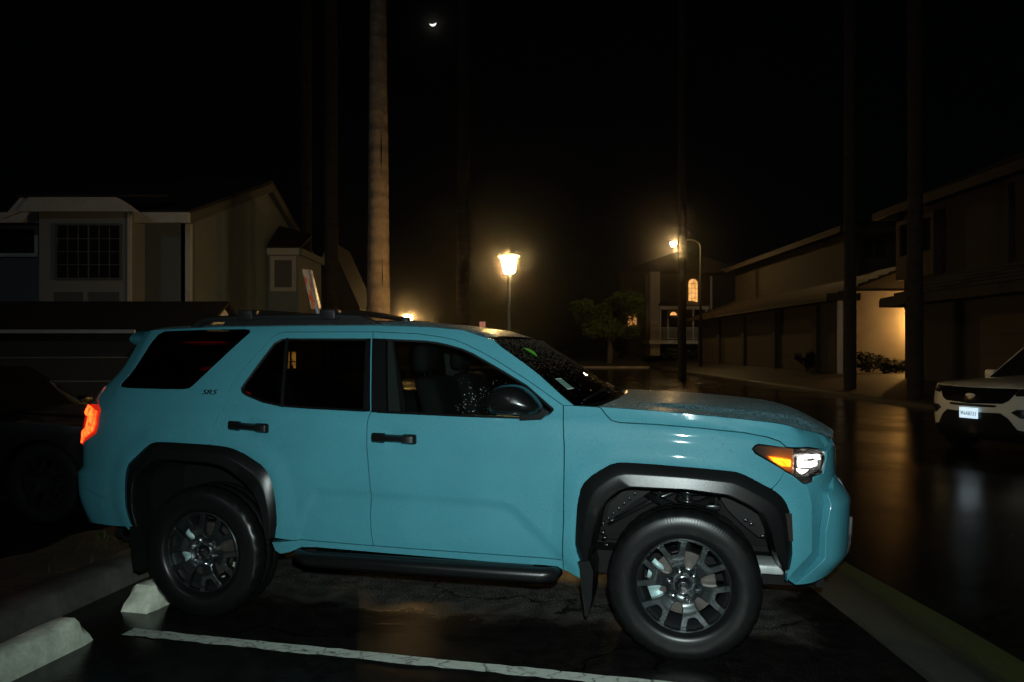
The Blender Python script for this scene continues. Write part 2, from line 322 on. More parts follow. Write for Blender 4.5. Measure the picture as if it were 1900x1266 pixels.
def grain(m, sc, amt):
    """fine film of rain and dust over the paint"""
    N = m.node_tree.nodes; L = m.node_tree.links; b = N['Principled BSDF']; src = b.inputs['Base Color'].links[0].from_socket
    tc = N.new('ShaderNodeTexCoord'); n = N.new('ShaderNodeTexNoise'); n.inputs['Scale'].default_value = sc; n.inputs['Detail'].default_value = 2; L.new(tc.outputs['Object'], n.inputs['Vector'])
    n2 = N.new('ShaderNodeTexNoise'); n2.inputs['Scale'].default_value = 2.2; n2.inputs['Detail'].default_value = 6; n2.inputs['Roughness'].default_value = .7; L.new(tc.outputs['Object'], n2.inputs['Vector'])
    a = N.new('ShaderNodeMath'); a.operation = 'MULTIPLY_ADD'; a.inputs[1].default_value = .6; L.new(n2.outputs['Fac'], a.inputs[0]); L.new(n.outputs['Fac'], a.inputs[2])
    r = N.new('ShaderNodeMapRange'); r.inputs[1].default_value = .5; r.inputs[2].default_value = 1.1; r.inputs[3].default_value = 1 - amt; r.inputs[4].default_value = 1 + amt; L.new(a.outputs[0], r.inputs[0])
    s = N.new('ShaderNodeVectorMath'); s.operation = 'SCALE'; L.new(src, s.inputs[0]); L.new(r.outputs[0], s.inputs['Scale']); L.new(s.outputs[0], b.inputs['Base Color'])
    rr_ = N.new('ShaderNodeMapRange'); rr_.inputs[1].default_value = .3; rr_.inputs[2].default_value = .7; rr_.inputs[3].default_value = .015; rr_.inputs[4].default_value = .07; L.new(n2.outputs['Fac'], rr_.inputs[0]); L.new(rr_.outputs[0], b.inputs['Coat Roughness'])
grain(M['paint'], 190, .16)

def gutter_mat():
    m = mat('gutter_concrete', (.042, .046, .030), .6, bump=.4, bscale=40); N = m.node_tree.nodes; L = m.node_tree.links; b = N['Principled BSDF']
    g = N.new('ShaderNodeNewGeometry'); sp = N.new('ShaderNodeSeparateXYZ'); L.new(g.outputs['Position'], sp.inputs[0]); mp = N.new('ShaderNodeMapping'); mp.inputs['Scale'].default_value = (5, .8, 1); L.new(g.outputs['Position'], mp.inputs[0])
    n = N.new('ShaderNodeTexNoise'); n.inputs['Scale'].default_value = 1.6; n.inputs['Detail'].default_value = 8; n.inputs['Roughness'].default_value = .7; L.new(mp.outputs[0], n.inputs['Vector'])
    a = N.new('ShaderNodeMath'); a.operation = 'MULTIPLY_ADD'; a.inputs[1].default_value = .35; L.new(n.outputs['Fac'], a.inputs[0]); L.new(sp.outputs['X'], a.inputs[2])
    r = N.new('ShaderNodeMapRange'); r.inputs[1].default_value = 2.15; r.inputs[2].default_value = 2.85; L.new(a.outputs[0], r.inputs[0])
    c = N.new('ShaderNodeValToRGB'); e = c.color_ramp.elements; e[0].position = 0; e[0].color = (.014, .015, .012, 1); e[1].position = 1; e[1].color = (.030, .046, .010, 1)
    for pos, col in ((.16, (.046, .048, .038)), (.40, (.040, .042, .032)), (.55, (.014, .016, .011)), (.72, (.034, .046, .014))):
        k = e.new(pos); k.color = (*col, 1)
    L.new(r.outputs[0], c.inputs[0]); L.new(c.outputs[0], b.inputs['Base Color']); return m
M['gutter'] = gutter_mat()

M['spark'] = mat('white_glint_drop', (.85, .88, .88), .12, spec=.8)  # opaque white puts the drops' glints into their colour
M['silhouette_leaf'] = mat('silhouette_foliage', (.006, .009, .004), .7, spec=.1, noise=.3)  # near-black leaf colour paints the bushes as silhouettes against lamplight
# ---------------------------------------------------------------- wrapped car-body surface: s runs along the flank and round the ends, w is height
def smooth(a, b, x):
    t = max(0., min(1., (x - a) / (b - a))); return t * t * (3 - 2 * t)
def interp(kn, x):
    n = len(kn)
    if x <= kn[0][0]: return kn[0][1] + (kn[1][1] - kn[0][1]) / (kn[1][0] - kn[0][0]) * (x - kn[0][0])
    if x >= kn[-1][0]: return kn[-1][1] + (kn[-1][1] - kn[-2][1]) / (kn[-1][0] - kn[-2][0]) * (x - kn[-1][0])
    i = 0
    while x > kn[i + 1][0]: i += 1
    def d(k): return (kn[k + 1][1] - kn[k][1]) / (kn[k + 1][0] - kn[k][0])
    def m(k):
        if k == 0: return d(0)
        if k == n - 1: return d(n - 2)
        a, b = d(k - 1), d(k); return 0 if a * b <= 0 else 2 * a * b / (a + b)
    x0, y0 = kn[i]; x1, y1 = kn[i + 1]; h = x1 - x0; t = (x - x0) / h
    return y0 * (1 + 2 * t) * (1 - t) ** 2 + h * m(i) * t * (1 - t) ** 2 + y1 * t * t * (3 - 2 * t) + h * m(i + 1) * t * t * (t - 1)
class Surf:
    def __init__(s, plan, tumb, rear, front, sref, rw, fw):
        s.tumb, s.rear, s.front, s.rw, s.fw = tumb, rear, front, rw, fw
        P = [(plan[1][0], -plan[1][1])] + plan + [(plan[-2][0], -plan[-2][1])]; out = []
        for i in range(1, len(P) - 2):
            p0, p1, p2, p3 = P[i - 1:i + 3]; l1 = math.dist(p1, p2); l0 = math.dist(p0, p1); l2 = math.dist(p2, p3)
            def tan(a, b, c, la, lb): return [((b[k] - a[k]) / la * lb + (c[k] - b[k]) / lb * la) / (la + lb) for k in (0, 1)]
            t1 = tan(p0, p1, p2, l0, l1); t2 = tan(p1, p2, p3, l1, l2)
            for j in range(24):
                t = j / 24; h0 = (1 + 2 * t) * (1 - t) ** 2; h1 = t * (1 - t) ** 2 * l1; h2 = t * t * (3 - 2 * t); h3 = t * t * (t - 1) * l1
                out.append([h0 * p1[k] + h1 * t1[k] + h2 * p2[k] + h3 * t2[k] for k in (0, 1)])
        out.append(list(plan[-1])); s.DP = out; s.DS = [0.]
        for i in range(1, len(out)): s.DS.append(s.DS[-1] + math.dist(out[i - 1], out[i]))
        k = min(range(len(out)), key=lambda i: abs(out[i][0] - sref)); off = sref - s.DS[k]
        s.DS = [x + off for x in s.DS]; s.smin, s.smax = s.DS[0], s.DS[-1]; s.feat = []
    def plan(s, t):
        t = max(s.smin, min(s.smax, t)); i = min(len(s.DS) - 2, max(0, bisect.bisect_right(s.DS, t) - 1))
        f = (t - s.DS[i]) / (s.DS[i + 1] - s.DS[i]); a, b = s.DP[i], s.DP[i + 1]; j0 = max(0, i - 2); j1 = min(len(s.DP) - 1, i + 3)
        d = (s.DP[j1][0] - s.DP[j0][0], s.DP[j1][1] - s.DP[j0][1]); L = math.hypot(*d)
        return a[0] + (b[0] - a[0]) * f, a[1] + (b[1] - a[1]) * f, -d[1] / L, d[0] / L
    def __call__(s, t, w, extra=0., feat=True):
        u, v, nu, nv = s.plan(t); off = extra - interp(s.tumb, w)
        if feat:
            for f in s.feat: off += f(t, w)
        du = interp(s.rear, w) * smooth(*s.rw, t) + interp(s.front, w) * smooth(*s.fw, t)
        return (u + nu * off + du, max(0., v + nv * off), w)
    def normal(s, t, w):
        h = .004; a = Vector(s(t + h, w, 0, False)) - Vector(s(t - h, w, 0, False)); b = Vector(s(t, w + h, 0, False)) - Vector(s(t, w - h, 0, False))
        n = b.cross(a) * -1.; n = a.cross(b) * -1 if False else n
        n.normalize(); return n if n.y >= 0 or abs(n.x) > .7 else -n
def seg_d(p, a, b):
    dx, dy = b[0] - a[0], b[1] - a[1]; L = dx * dx + dy * dy
    t = 0 if L == 0 else max(0., min(1., ((p[0] - a[0]) * dx + (p[1] - a[1]) * dy) / L))
    return math.hypot(p[0] - a[0] - t * dx, p[1] - a[1] - t * dy)
def poly_d(p, pl): return min(seg_d(p, pl[i], pl[i + 1]) for i in range(len(pl) - 1))
def inside(p, pl):
    c = False; x, y = p; j = len(pl) - 1
    for i in range(len(pl)):
        xi, yi = pl[i]; xj, yj = pl[j]
        if (yi > y) != (yj > y) and x < (xj - xi) * (y - yi) / (yj - yi) + xi: c = not c
        j = i
    return c
def densify(pl, st, closed=True):
    out = []; n = len(pl)
    for i in range(n if closed else n - 1):
        a, b = pl[i], pl[(i + 1) % n]; k = max(1, int(math.ceil(math.dist(a, b) / st)))
        out += [(a[0] + (b[0] - a[0]) * j / k, a[1] + (b[1] - a[1]) * j / k) for j in range(k)]
    if not closed: out.append(pl[-1])
    return out
def area(pl): return .5 * sum(pl[i][0] * pl[(i + 1) % len(pl)][1] - pl[(i + 1) % len(pl)][0] * pl[i][1] for i in range(len(pl)))
def offset(pl, d):
    """positive d shrinks a polygon"""
    sg = 1 if area(pl) > 0 else -1; out = []; n = len(pl)
    for i in range(n):
        a, b, c = pl[i - 1], pl[i], pl[(i + 1) % n]
        e1 = (b[0] - a[0], b[1] - a[1]); e2 = (c[0] - b[0], c[1] - b[1]); l1 = math.hypot(*e1) or 1; l2 = math.hypot(*e2) or 1
        n1 = (-e1[1] / l1 * sg, e1[0] / l1 * sg); n2 = (-e2[1] / l2 * sg, e2[0] / l2 * sg)
        m = (n1[0] + n2[0], n1[1] + n2[1]); q = 1 + n1[0] * n2[0] + n1[1] * n2[1]; q = max(q, .5)
        out.append((b[0] + m[0] * d / q, b[1] + m[1] * d / q))
    return out
def smooth_poly(pl, keep=(), it=1):
    """corner cutting to round a polyline's corners"""
    for _ in range(it):
        out = []; n = len(pl)
        for i in range(n):
            a, b = pl[i], pl[(i + 1) % n]
            out += [(a[0] * .8 + b[0] * .2, a[1] * .8 + b[1] * .2), (a[0] * .2 + b[0] * .8, a[1] * .2 + b[1] * .8)]
        pl = out
    return pl
def tri2d(outer, holes=(), step=.03, seed=1):
    r = random.Random(seed); V = []; E = []
    for pl in [outer] + list(holes):
        b = len(V); V += [Vector(p) for p in pl]; E += [(b + i, b + (i + 1) % len(pl)) for i in range(len(pl))]
    loops = [outer] + list(holes); closed = [l + [l[0]] for l in loops]
    x0 = min(p[0] for p in outer); x1 = max(p[0] for p in outer); y0 = min(p[1] for p in outer); y1 = max(p[1] for p in outer)
    ny = int((y1 - y0) / (step * .87)) + 1; nx = int((x1 - x0) / step) + 1
    for j in range(ny + 1):
        for i in range(nx + 1):
            p = (x0 + (i + .5 * (j % 2)) * step, y0 + j * step * .87)
            if inside(p, outer) and not any(inside(p, h) for h in holes) and min(poly_d(p, c) for c in closed) > step * .45: V.append(Vector(p))
    vs, es, fs, *_ = delaunay_2d_cdt(V, E, [], 0, 1e-6)
    out = []
    for f in fs:
        c = sum((vs[i] for i in f), Vector((0, 0))) / len(f)
        a_, b_, c_ = (vs[i] for i in f[:3]); ed = max((a_ - b_).length, (b_ - c_).length, (c_ - a_).length)
        if abs((b_ - a_).cross(c_ - a_)) / max(ed, 1e-9) < .0011: continue      # slivers spoil the shading
        if inside(c, outer) and not any(inside(c, h) for h in holes): out.append(list(f))
    return [(v.x, v.y) for v in vs], out
def fix_wind(V3, F):
    return F
def sheet(mb, fn, outer, holes=(), step=.03, thick=.04, m=(0, 1), gap=.0022, side=1, extra=0., outward=None, back=True, ch=.0):
    """a panel on surface fn(s,w,extra): outer skin, chamfered folded edge and a dark inner skin; side=-1 mirrors it"""
    full = [densify(offset(outer, gap) if gap else list(outer), step)] + [densify(list(h), step) for h in holes]
    top = [offset(full[0], ch)] + [offset(h, -ch) for h in full[1:]] if ch else full
    V, Fc = tri2d(top[0], top[1:], step)
    def P(p, e): q = fn(p[0], p[1], e); return (q[0], q[1] * side, q[2])
    tp = [P(p, extra) for p in V]; inn = [P(p, extra - max(thick, .004)) for p in V]; Fo = []
    for f in Fc:
        a, b, c = (Vector(tp[i]) for i in f[:3]); n = (b - a).cross(c - a); d = Vector(inn[f[0]]) - a
        Fo.append(f if n.dot(d) < 0 else f[::-1])
    mb.add(tp, Fo, m[0], True)
    if thick:
        flip = (Fo[0] != list(Fc[0])) if Fo else False
        for k, (lt, lf) in enumerate(zip(top, full)):
            n = len(lf); rows = [[P(p, extra) for p in lt]] + ([[P(p, extra - ch) for p in lf]] if ch else []) + [[P(p, extra - thick) for p in lf]]
            ccw = area(lf) > 0; vs = [v for r_ in rows for v in r_]; fs = []
            inv_ = (ccw == (k == 0)) != flip
            for j in range(len(rows) - 1):
                for i in range(n):
                    q = (j * n + i, (j + 1) * n + i, (j + 1) * n + (i + 1) % n, j * n + (i + 1) % n); fs.append(q if inv_ else q[::-1])
            mb.add(vs, fs, m[0], False)
        if back: mb.add(inn, [f[::-1] for f in Fo], m[1], True)
    return mb
def pinterp(pl, t):
    """point at fraction t of a polyline's length"""
    L = [0.]
    for i in range(1, len(pl)): L.append(L[-1] + math.dist(pl[i - 1], pl[i]))
    x = t * L[-1]; i = min(len(pl) - 2, max(0, bisect.bisect_right(L, x) - 1)); f = (x - L[i]) / max(1e-9, L[i + 1] - L[i])
    return tuple(pl[i][k] + (pl[i + 1][k] - pl[i][k]) * f for k in range(len(pl[0])))
def droplets(mb, pts, r0, r1, r, m=0):
    """little flattened water beads at (position, normal)"""
    for p, n in pts:
        n = Vector(n).normalized(); a = n.orthogonal().normalized(); b = n.cross(a); rad = r.uniform(r0, r1) * (1 if r.random() < .85 else 1.5); p = Vector(p)
        ring = [p + (a * math.cos(t) + b * math.sin(t)) * rad - n * .0003 for t in (0, 1.257, 2.513, 3.77, 5.027)]
        ring2 = [p + (a * math.cos(t + .6) + b * math.sin(t + .6)) * rad * .62 + n * rad * .42 for t in (0, 1.257, 2.513, 3.77, 5.027)]
        vs = ring + ring2 + [p + n * rad * .6]
        fs = [(i, (i + 1) % 5, 5 + i) for i in range(5)] + [((i + 1) % 5, 5 + (i + 1) % 5, 5 + i) for i in range(5)] + [(5 + i, 5 + (i + 1) % 5, 10) for i in range(5)]
        mb.add(vs, fs, m, True)

# ---------------------------------------------------------------- wheels (axis along y, outer face towards +y)
def tyre_mb(Rt=.4, wd=.265, rb=.243, n=150, tread=.012):
    h = wd / 2
    prof = [(rb, -h * .80), (rb + .012, -h * .93), (Rt * .80, -h * 1.06), (Rt * .90, -h * 1.03), (Rt * .962, -h * .93), (Rt * .99, -h * .78),
            (Rt, -h * .60), (Rt, -h * .33), (Rt - tread, -h * .31), (Rt - tread, -h * .24), (Rt, -h * .22), (Rt, h * .22), (Rt - tread, h * .24), (Rt - tread, h * .31), (Rt, h * .33), (Rt, h * .60),
            (Rt * .99, h * .78), (Rt * .962, h * .93), (Rt * .93, h * .985), (Rt * .905, h * 1.03), (Rt * .80, h * 1.06), (Rt * .70, h * 1.04), (rb + .020, h * .99), (rb + .012, h * .93), (rb, h * .80)]
    def disp(j, k, r, y):
        if j in (4, 5, 17, 16) and k % 5 < 2: return r - .004, y * .992
        if j in (6, 15) and k % 5 < 1: return r - tread * .45, y
        if j in (7, 10, 11, 14) and (k + 2) % 5 < 1: return r - tread * .4, y
        return r, y
    mb = MB(); mb.lathe(prof, n, 'y', disp=disp); return mb
def rim_mb(rr=.246, y0=0.):
    """six split spokes with pockets, a recessed hub and a deep barrel"""
    def pt(r, a): return (r * math.cos(a), r * math.sin(a))
    outer = [pt(rr - .004, 2 * math.pi * k / 96) for k in range(96)]; holes = []; ro = rr - .013
    for k in range(6):
        a0 = R(75 + 60 * k)
        sm = [(.170, -5.2), (.180, -7.4), (ro - .006, -11.2), (ro, -10.2), (ro + .0012, 0), (ro, 10.2), (ro - .006, 11.2), (.180, 7.4), (.170, 5.2)]
        holes.append([pt(r, a0 + R(a)) for r, a in sm]); b0 = a0 + R(30)
        lg = [(.092, -6.), (.100, -11.), (.126, -13.6), (.165, -12.4), (ro - .006, -10.2), (ro, -9.4), (ro + .0012, 0), (ro, 9.4), (ro - .006, 10.2), (.165, 12.4), (.126, 13.6), (.100, 11.), (.092, 6.)]
        holes.append([pt(r, b0 + R(a)) for r, a in lg])
    def fn(x, z, e):
        r = math.hypot(x, z); y = y0 + .004 * smooth(.236, .21, r) - .024 * smooth(.112, .060, r) - .007 * smooth(.15, .11, r) + .005 * smooth(.222, .240, r)
        return (x, y + e, z)
    mb = MB()
    sheet(mb, fn, outer, holes, .012, .042, (0, 0), 0., 1, 0., back=False, ch=.0035)
    mb.lathe([(rr - .004, y0 + .001), (rr, y0 + .000), (rr + .001, y0 - .012), (rr - .010, y0 - .018), (rr - .014, y0 - .030), (rr - .022, y0 - .034), (rr - .024, y0 - .06), (rr - .034, y0 - .075), (rr - .034, y0 - .20)], 72, 'y', m=1)
    return mb
def lug_mb():
    mb = MB(); mb.lathe([(.021, -.03), (.021, -.021), (.0168, -.019)], 14, 'y', m=1); mb.lathe([(.0162, -.03), (.0162, .000), (.013, .007), (.007, .0105), (.0003, .0115)], 12, 'y', m=0); return mb
def cap_mb():
    mb = MB(); mb.lathe([(.048, -.03), (.0475, -.010), (.044, -.007), (.0425, -.010)], 28, 'y', m=1); mb.lathe([(.0425, -.0105), (.0003, -.0085)], 28, 'y', m=0)
    def ell(a, b, cz=0.):
        pts = [(a * math.cos(t), -.0065, cz + b * math.sin(t)) for t in [2 * math.pi * i / 20 for i in range(21)]]; mb.tube(pts, .0022, 5, m=1)
    ell(.023, .0155); ell(.008, .0155); ell(.0155, .0065, .009)
    return mb
def wheel(parent, u, v, z, side, ang=0., rt=.4, caliper=True, name='wheel', shared={}):
    """Empty 'wheel' is avoided: the tyre mesh is the wheel's own mesh; rim, nuts, cap and brake are its children"""
    if not shared:
        shared['t'] = tyre_mb(rt).build('tyre_mesh', M['rubber']); shared['r'] = rim_mb().build('rim_mesh', [M['alloy'], M['barrel']]); shared['l'] = lug_mb().build('lug_mesh', [M['chrome'], M['gloss_black']])
        shared['c'] = cap_mb().build('cap_mesh', [M['gloss_black'], M['chrome']])
        mb = MB(); mb.lathe([(.07, .0), (.07, .02), (.166, .02), (.168, .016), (.168, -.006), (.07, -.006)], 56, 'y', smooth=False); shared['d'] = mb.build('disc_mesh', M['rotor'])
        mb = MB()
        def cal(a, b): 
            t = R(-36 + 74 * a); r = .118 + .072 * b; return (r * math.cos(t), .032 - .012 * (2 * b - 1) ** 2 - .01 * (2 * a - 1) ** 2 + .006 * math.sin(a * 22), r * math.sin(t))
        mb.grid(cal, 22, 8)
        shared['k'] = mb.build('caliper_mesh', M['caliper'])
        for x in shared.values(): bpy.data.objects.remove(x)if False else C.objects.unlink(x)
    def cp(key, nm, par, y=0.):
        o = shared[key].copy(); o.name = nm; C.objects.link(o); o.parent = par; o.location = (0, y, 0); return o
    w = link(bpy.data.objects.new(name, None), parent); w.empty_display_size = .1; w.location = (u, v, z)
    w.rotation_euler = (0, 0, (0 if side > 0 else math.pi) + ang)
    cp('t', 'tyre', w); 
    r = cp('r', 'rim', w, .106)
    cp('c', 'centre_cap', w, .100); d = cp('d', 'brake_disc', w, .02)
    for k_ in range(6):
        l_ = cp('l', 'lug_nut', r); l_.location = (.074 * math.cos(R(75 + 60 * k_)), -.003, .074 * math.sin(R(75 + 60 * k_)))
    if caliper: cp('k', 'brake_caliper', w, .02)
    return w
# ================================================================ the blue-grey SUV
S = Surf([(-3.93, 0), (-3.92, .5), (-3.88, .69), (-3.80, .805), (-3.62, .882), (-3.2, .927), (-2.6, .943), (-1.4, .948), (-.3, .943), (.25, .93), (.5, .905), (.66, .87), (.77, .80), (.84, .70), (.895, .50), (.93, .28), (.945, 0)],
         [(.30, .06), (.45, .03), (.60, .012), (.75, .004), (.92, 0), (1.08, .003), (1.20, .012), (1.26, .025), (1.33, .045), (1.5, .11), (1.65, .17), (1.74, .215), (1.78, .245), (1.82, .29)],
         [(.3, .06), (.45, .02), (.6, -.05), (.7, -.075), (.82, -.075), (.86, -.03), (1.0, -.03), (1.2, -.012), (1.26, .0), (1.3, .02), (1.4, .075), (1.5, .14), (1.6, .17), (1.75, .20)],
         [(.3, -.12), (.45, -.05), (.55, 0), (.82, 0), (.88, -.03), (.97, -.08), (1.10, -.085), (1.16, -.11), (1.3, -.25)], -1.4, (-3.2, -3.95), (.45, .85))
SM = S.smax; SN = S.smin
quarter_win = [(-3.587, 1.412), (-3.421, 1.678), (-3.373, 1.724), (-3.32, 1.745), (-2.993, 1.754), (-2.699, 1.756), (-2.662, 1.748), (-2.659, 1.731), (-2.968, 1.403), (-2.994, 1.386), (-3.036, 1.381), (-3.189, 1.38), (-3.46, 1.382), (-3.545, 1.386), (-3.585, 1.396)]
rear_out = [(-3.375, .539), (-3.396, .634), (-3.396, .743), (-3.389, .879), (-3.372, .923), (-3.242, 1.035), (-3.201, 1.065), (-3.15, 1.073), (-3.058, 1.074), (-2.781, 1.067), (-2.68, 1.061), (-2.607, 1.046), (-2.53, 1.016), (-2.425, .959), (-2.376, .913), (-2.347, .83), (-2.331, .736), (-2.326, .614), (-2.348, .515)]
rear_in = [(-3.29, .535), (-3.315, .634), (-3.315, .74), (-3.30, .83), (-3.27, .872), (-3.17, .945), (-3.13, .955), (-3.04, .957), (-2.79, .950), (-2.69, .935), (-2.62, .905), (-2.52, .84), (-2.46, .77), (-2.425, .68), (-2.41, .61), (-2.40, .515)]
front_out = [(-.549, .503), (-.57, .564), (-.574, .599), (-.564, .798), (-.546, .892), (-.528, .927), (-.482, .972), (-.38, 1.036), (-.331, 1.049), (-.14, 1.042), (.104, 1.029), (.263, 1.017), (.317, .999), (.475, .913), (.514, .873), (.535, .817), (.547, .678), (.549, .595), (.536, .512)]
front_in = [(-.494, .506), (-.478, .59), (-.462, .674), (-.431, .77), (-.389, .841), (-.322, .893), (-.28, .909), (.022, .907), (.222, .886), (.325, .837), (.396, .789), (.429, .708), (.454, .609), (.495, .511)]
door_top_r = [(-2.71, 1.314), (-2.707, 1.395), (-2.663, 1.481), (-2.58, 1.592), (-2.5, 1.697), (-2.468, 1.722), (-2.443, 1.732), (-2.401, 1.737), (-2.1, 1.737), (-1.824, 1.736)]
door_top_f = [(-1.824, 1.736), (-1.539, 1.723), (-1.385, 1.703), (-1.30, 1.686), (-1.234, 1.662), (-1.13, 1.616), (-1.034, 1.567), (-.849, 1.461), (-.637, 1.326)]
rear_cut = [(-2.71, 1.314), (-2.748, 1.216), (-2.779, 1.135), (-2.781, 1.067)]
split = [(-1.824, 1.736), (-1.815, 1.70), (-1.752, 1.275), (-1.768, 1.22), (-1.770, 1.081), (-1.750, .86), (-1.744, .795), (-1.754, .68), (-1.752, .57), (-1.742, .497)]
rear_win = [(-2.626, 1.391), (-2.612, 1.365), (-2.58, 1.348), (-2.456, 1.309), (-2.33, 1.288), (-2.167, 1.28), (-1.79, 1.270), (-1.85, 1.694), (-2.388, 1.696), (-2.424, 1.692), (-2.467, 1.667), (-2.55, 1.53), (-2.616, 1.415)]
front_win = [(-1.775, 1.692), (-1.73, 1.692), (-1.481, 1.681), (-1.40, 1.671), (-1.329, 1.656), (-1.25, 1.635), (-1.178, 1.606), (-1.03, 1.53), (-.847, 1.431), (-.690, 1.308), (-.688, 1.297), (-.709, 1.276), (-.744, 1.258), (-.792, 1.247), (-.843, 1.249), (-1.197, 1.253), (-1.715, 1.265)]
a_pillar = [(-1.125, 1.699), (-1.072, 1.687), (-1.016, 1.643), (-.875, 1.552), (-.782, 1.487), (-.654, 1.382), (-.579, 1.325)]
roof_edge = [(-3.70, 1.745), (-3.55, 1.752), (-3.351, 1.758), (-2.922, 1.771), (-2.312, 1.775), (-1.807, 1.774), (-1.46, 1.761), (-1.256, 1.741), (-1.125, 1.699)]
front_cut = [(-.637, 1.326), (-.625, 1.103), (-.628, .708), (-.634, .595), (-.637, .486)]
shutline = [(-.432, 1.314), (-.4, 1.276), (-.374, 1.252), (-.332, 1.241), (-.141, 1.235), (.104, 1.22), (.303, 1.202), (.422, 1.181), (.487, 1.16), (.510, 1.142), (.520, 1.128)]
crease = [(-.45, 1.321), (-.141, 1.306), (.185, 1.282), (.344, 1.268), (.521, 1.248), (.70, 1.226), (.82, 1.207), (.91, 1.184), (1.00, 1.158)]
headlight = [(.348, 1.121), (.362, 1.137), (.378, 1.143), (.517, 1.131), (.564, 1.126), (.703, 1.126), (.816, 1.111), (.845, 1.100), (.850, 1.06), (.813, .986), (.717, .975), (.711, .953), (.661, .945), (.632, .945), (.565, .987), (.514, 1.012), (.362, 1.101)]
seam_fb = [(.514, 1.010), (.47, .955), (.44, .925)]
crease1 = [(.649, .95), (.645, .881), (.638, .804), (.647, .598), (.584, .536), (.549, .483)]
crease2 = [(.735, .945), (.789, .886), (.745, .80), (.722, .718), (.726, .545), (.66, .485), (.585, .431)]
ledge = [(-2.37, .487), (-2.25, .500), (-2.197, .506), (-2.106, .503), (-1.526, .494), (-.743, .490), (-.637, .486)]
rocker_low = [(-2.363, .436), (-2.332, .416), (-2.271, .431), (-2.2, .463), (-2.109, .469), (-1.528, .459), (-.911, .450), (-.744, .453), (-.666, .45), (-.637, .432)]
door_crease = [(-2.20, .60), (-2.182, .66), (-2.095, .814), (-1.678, .807), (-1.054, .79), (-.964, .785), (-.905, .765), (-.759, .627), (-.664, .534), (-.579, .451)]
low_region = door_crease + [(-.6, .2), (-2.25, .2)]
bump_region = [(.649, .93)] + crease1[1:] + crease2[::-1][:-1]
def f_low(t, w):      # the doors' lower scoop
    if w > .86 or t < -2.3 or t > -.5: return 0
    d = poly_d((t, w), door_crease); sd = d if inside((t, w), low_region) else -d
    return -.010 * smooth(-.012, .034, sd)
def f_flare(t, w):    # the wings swell towards the wheel arches
    if w > 1.25 or w < .3: return 0
    o = rear_out if -3.6 < t < -2.1 else (front_out if -.8 < t < .75 else None)
    if o is None: return 0
    return .020 * (1 - smooth(.0, .13, poly_d((t, w), o)))
def f_cup(t, w):      # hollows behind the door handles
    s_ = 0
    for c, h in ((-1.60, 1.124), (-2.53, 1.167)):
        s_ -= .014 * math.exp(-((t - c) / .055) ** 2 - ((w - h) / .045) ** 2)
    return s_
def f_bump(t, w):     # air channel in the bumper's corner
    if t < .55 or t > .8 or w > .94 or w < .42: return 0
    x0 = interp([(p[1], p[0]) for p in crease1[::-1]], w); x1 = interp([(p[1], p[0]) for p in crease2[::-1]], w)
    if t <= x0 or t > x1 + .002: return 0
    k = min(1., (t - x0) / max(.02, x1 - x0)); return -.055 * (k ** .8) * (1 - smooth(.85, .93, w)) * smooth(.44, .56, w)
def f_hood(t, w):     # the bonnet's flank dips before the wing
    if t < -.45 or t > .9 or w < 1.1: return 0
    return -.016 * math.exp(-((w - interp([(-.45, 1.262), (.1, 1.245), (.5, 1.175), (.9, 1.14)], t)) / .028) ** 2) * smooth(-.45, .1, t)
def f_shoulder(t, w):
    return .007 * smooth(1.285, 1.255, w) * smooth(1.0, 1.2, w)
S.feat = [f_low, f_flare, f_cup, f_hood, f_shoulder]

car = thing('parked_suv', 'large blue-grey off-road SUV parked side-on with its lights on, wet roof and black wheel arches', 'suv', (OX, OY, 0), -A)
P2 = [M['paint'], M['lining']]
def both(name, fn, mats, step=None):
    """build a part for the right flank and its mirror on the left flank"""
    res = []
    for sd in (1, -1):
        mb = MB(); fn(mb, sd); res.append(mb.build(name, mats, car, 35))
    return res
arch_r = [((a[0] * .6 + b[0] * .4), (a[1] * .6 + b[1] * .4)) for a, b in [(pinterp(rear_out, i / 24), pinterp(rear_in, i / 24)) for i in range(25)]]
arch_f = [((a[0] * .6 + b[0] * .4), (a[1] * .6 + b[1] * .4)) for a, b in [(pinterp(front_out, i / 24), pinterp(front_in, i / 24)) for i in range(25)]]
# --- body side: quarter panels, pillars, roof rails and sill
tl_lens = [(-3.80, 1.39), (-3.755, 1.30), (-3.66, 1.25), (-3.645, 1.235), (-3.642, 1.14), (-3.66, 1.09), (-3.86, .995), (-4.0, .985), (-4.06, 1.0), (-4.06, 1.28), (-3.93, 1.30), (-3.86, 1.38)]
tail_seam = [(-4.05, 1.745), (-4.05, 1.40), (-3.86, 1.385), (-3.80, 1.392), (-3.755, 1.302), (-3.658, 1.252), (-3.642, 1.235), (-3.639, 1.14), (-3.657, 1.088), (-3.86, .992), (-4.0, .982), (-4.02, .93), (-4.0, .81)]
bump_seam = [(-4.0, .81), (-3.78, .75), (-3.559, .684), (-3.46, .58), (-3.392, .50)]
arch_r_rear = [p for p in arch_r if p[0] < -2.781]; arch_r_door = [(-2.781, 1.02)] + [p for p in arch_r if p[0] > -2.75]
body_poly = [(-2.781, 1.067)] + rear_cut[::-1][1:] + door_top_r[1:] + door_top_f[1:] + a_pillar[::-1] + roof_edge[::-1][1:] + tail_seam + bump_seam[1:] + arch_r_rear + [(-2.781, 1.02)]
def body_fn(mb, sd):
    sheet(mb, S, body_poly, [quarter_win], .026, .045, (0, 1), .0, sd, ch=.0018)
    sheet(mb, S, ledge + rocker_low[::-1], [], .025, .06, (0, 1), 0., sd, .006)
both('body', body_fn, P2)
quarter = both('quarter_window', lambda mb, sd: sheet(mb, S, offset(quarter_win, -.012), [], .04, 0, (0, 0), 0, sd, -.006), M['privacy'])
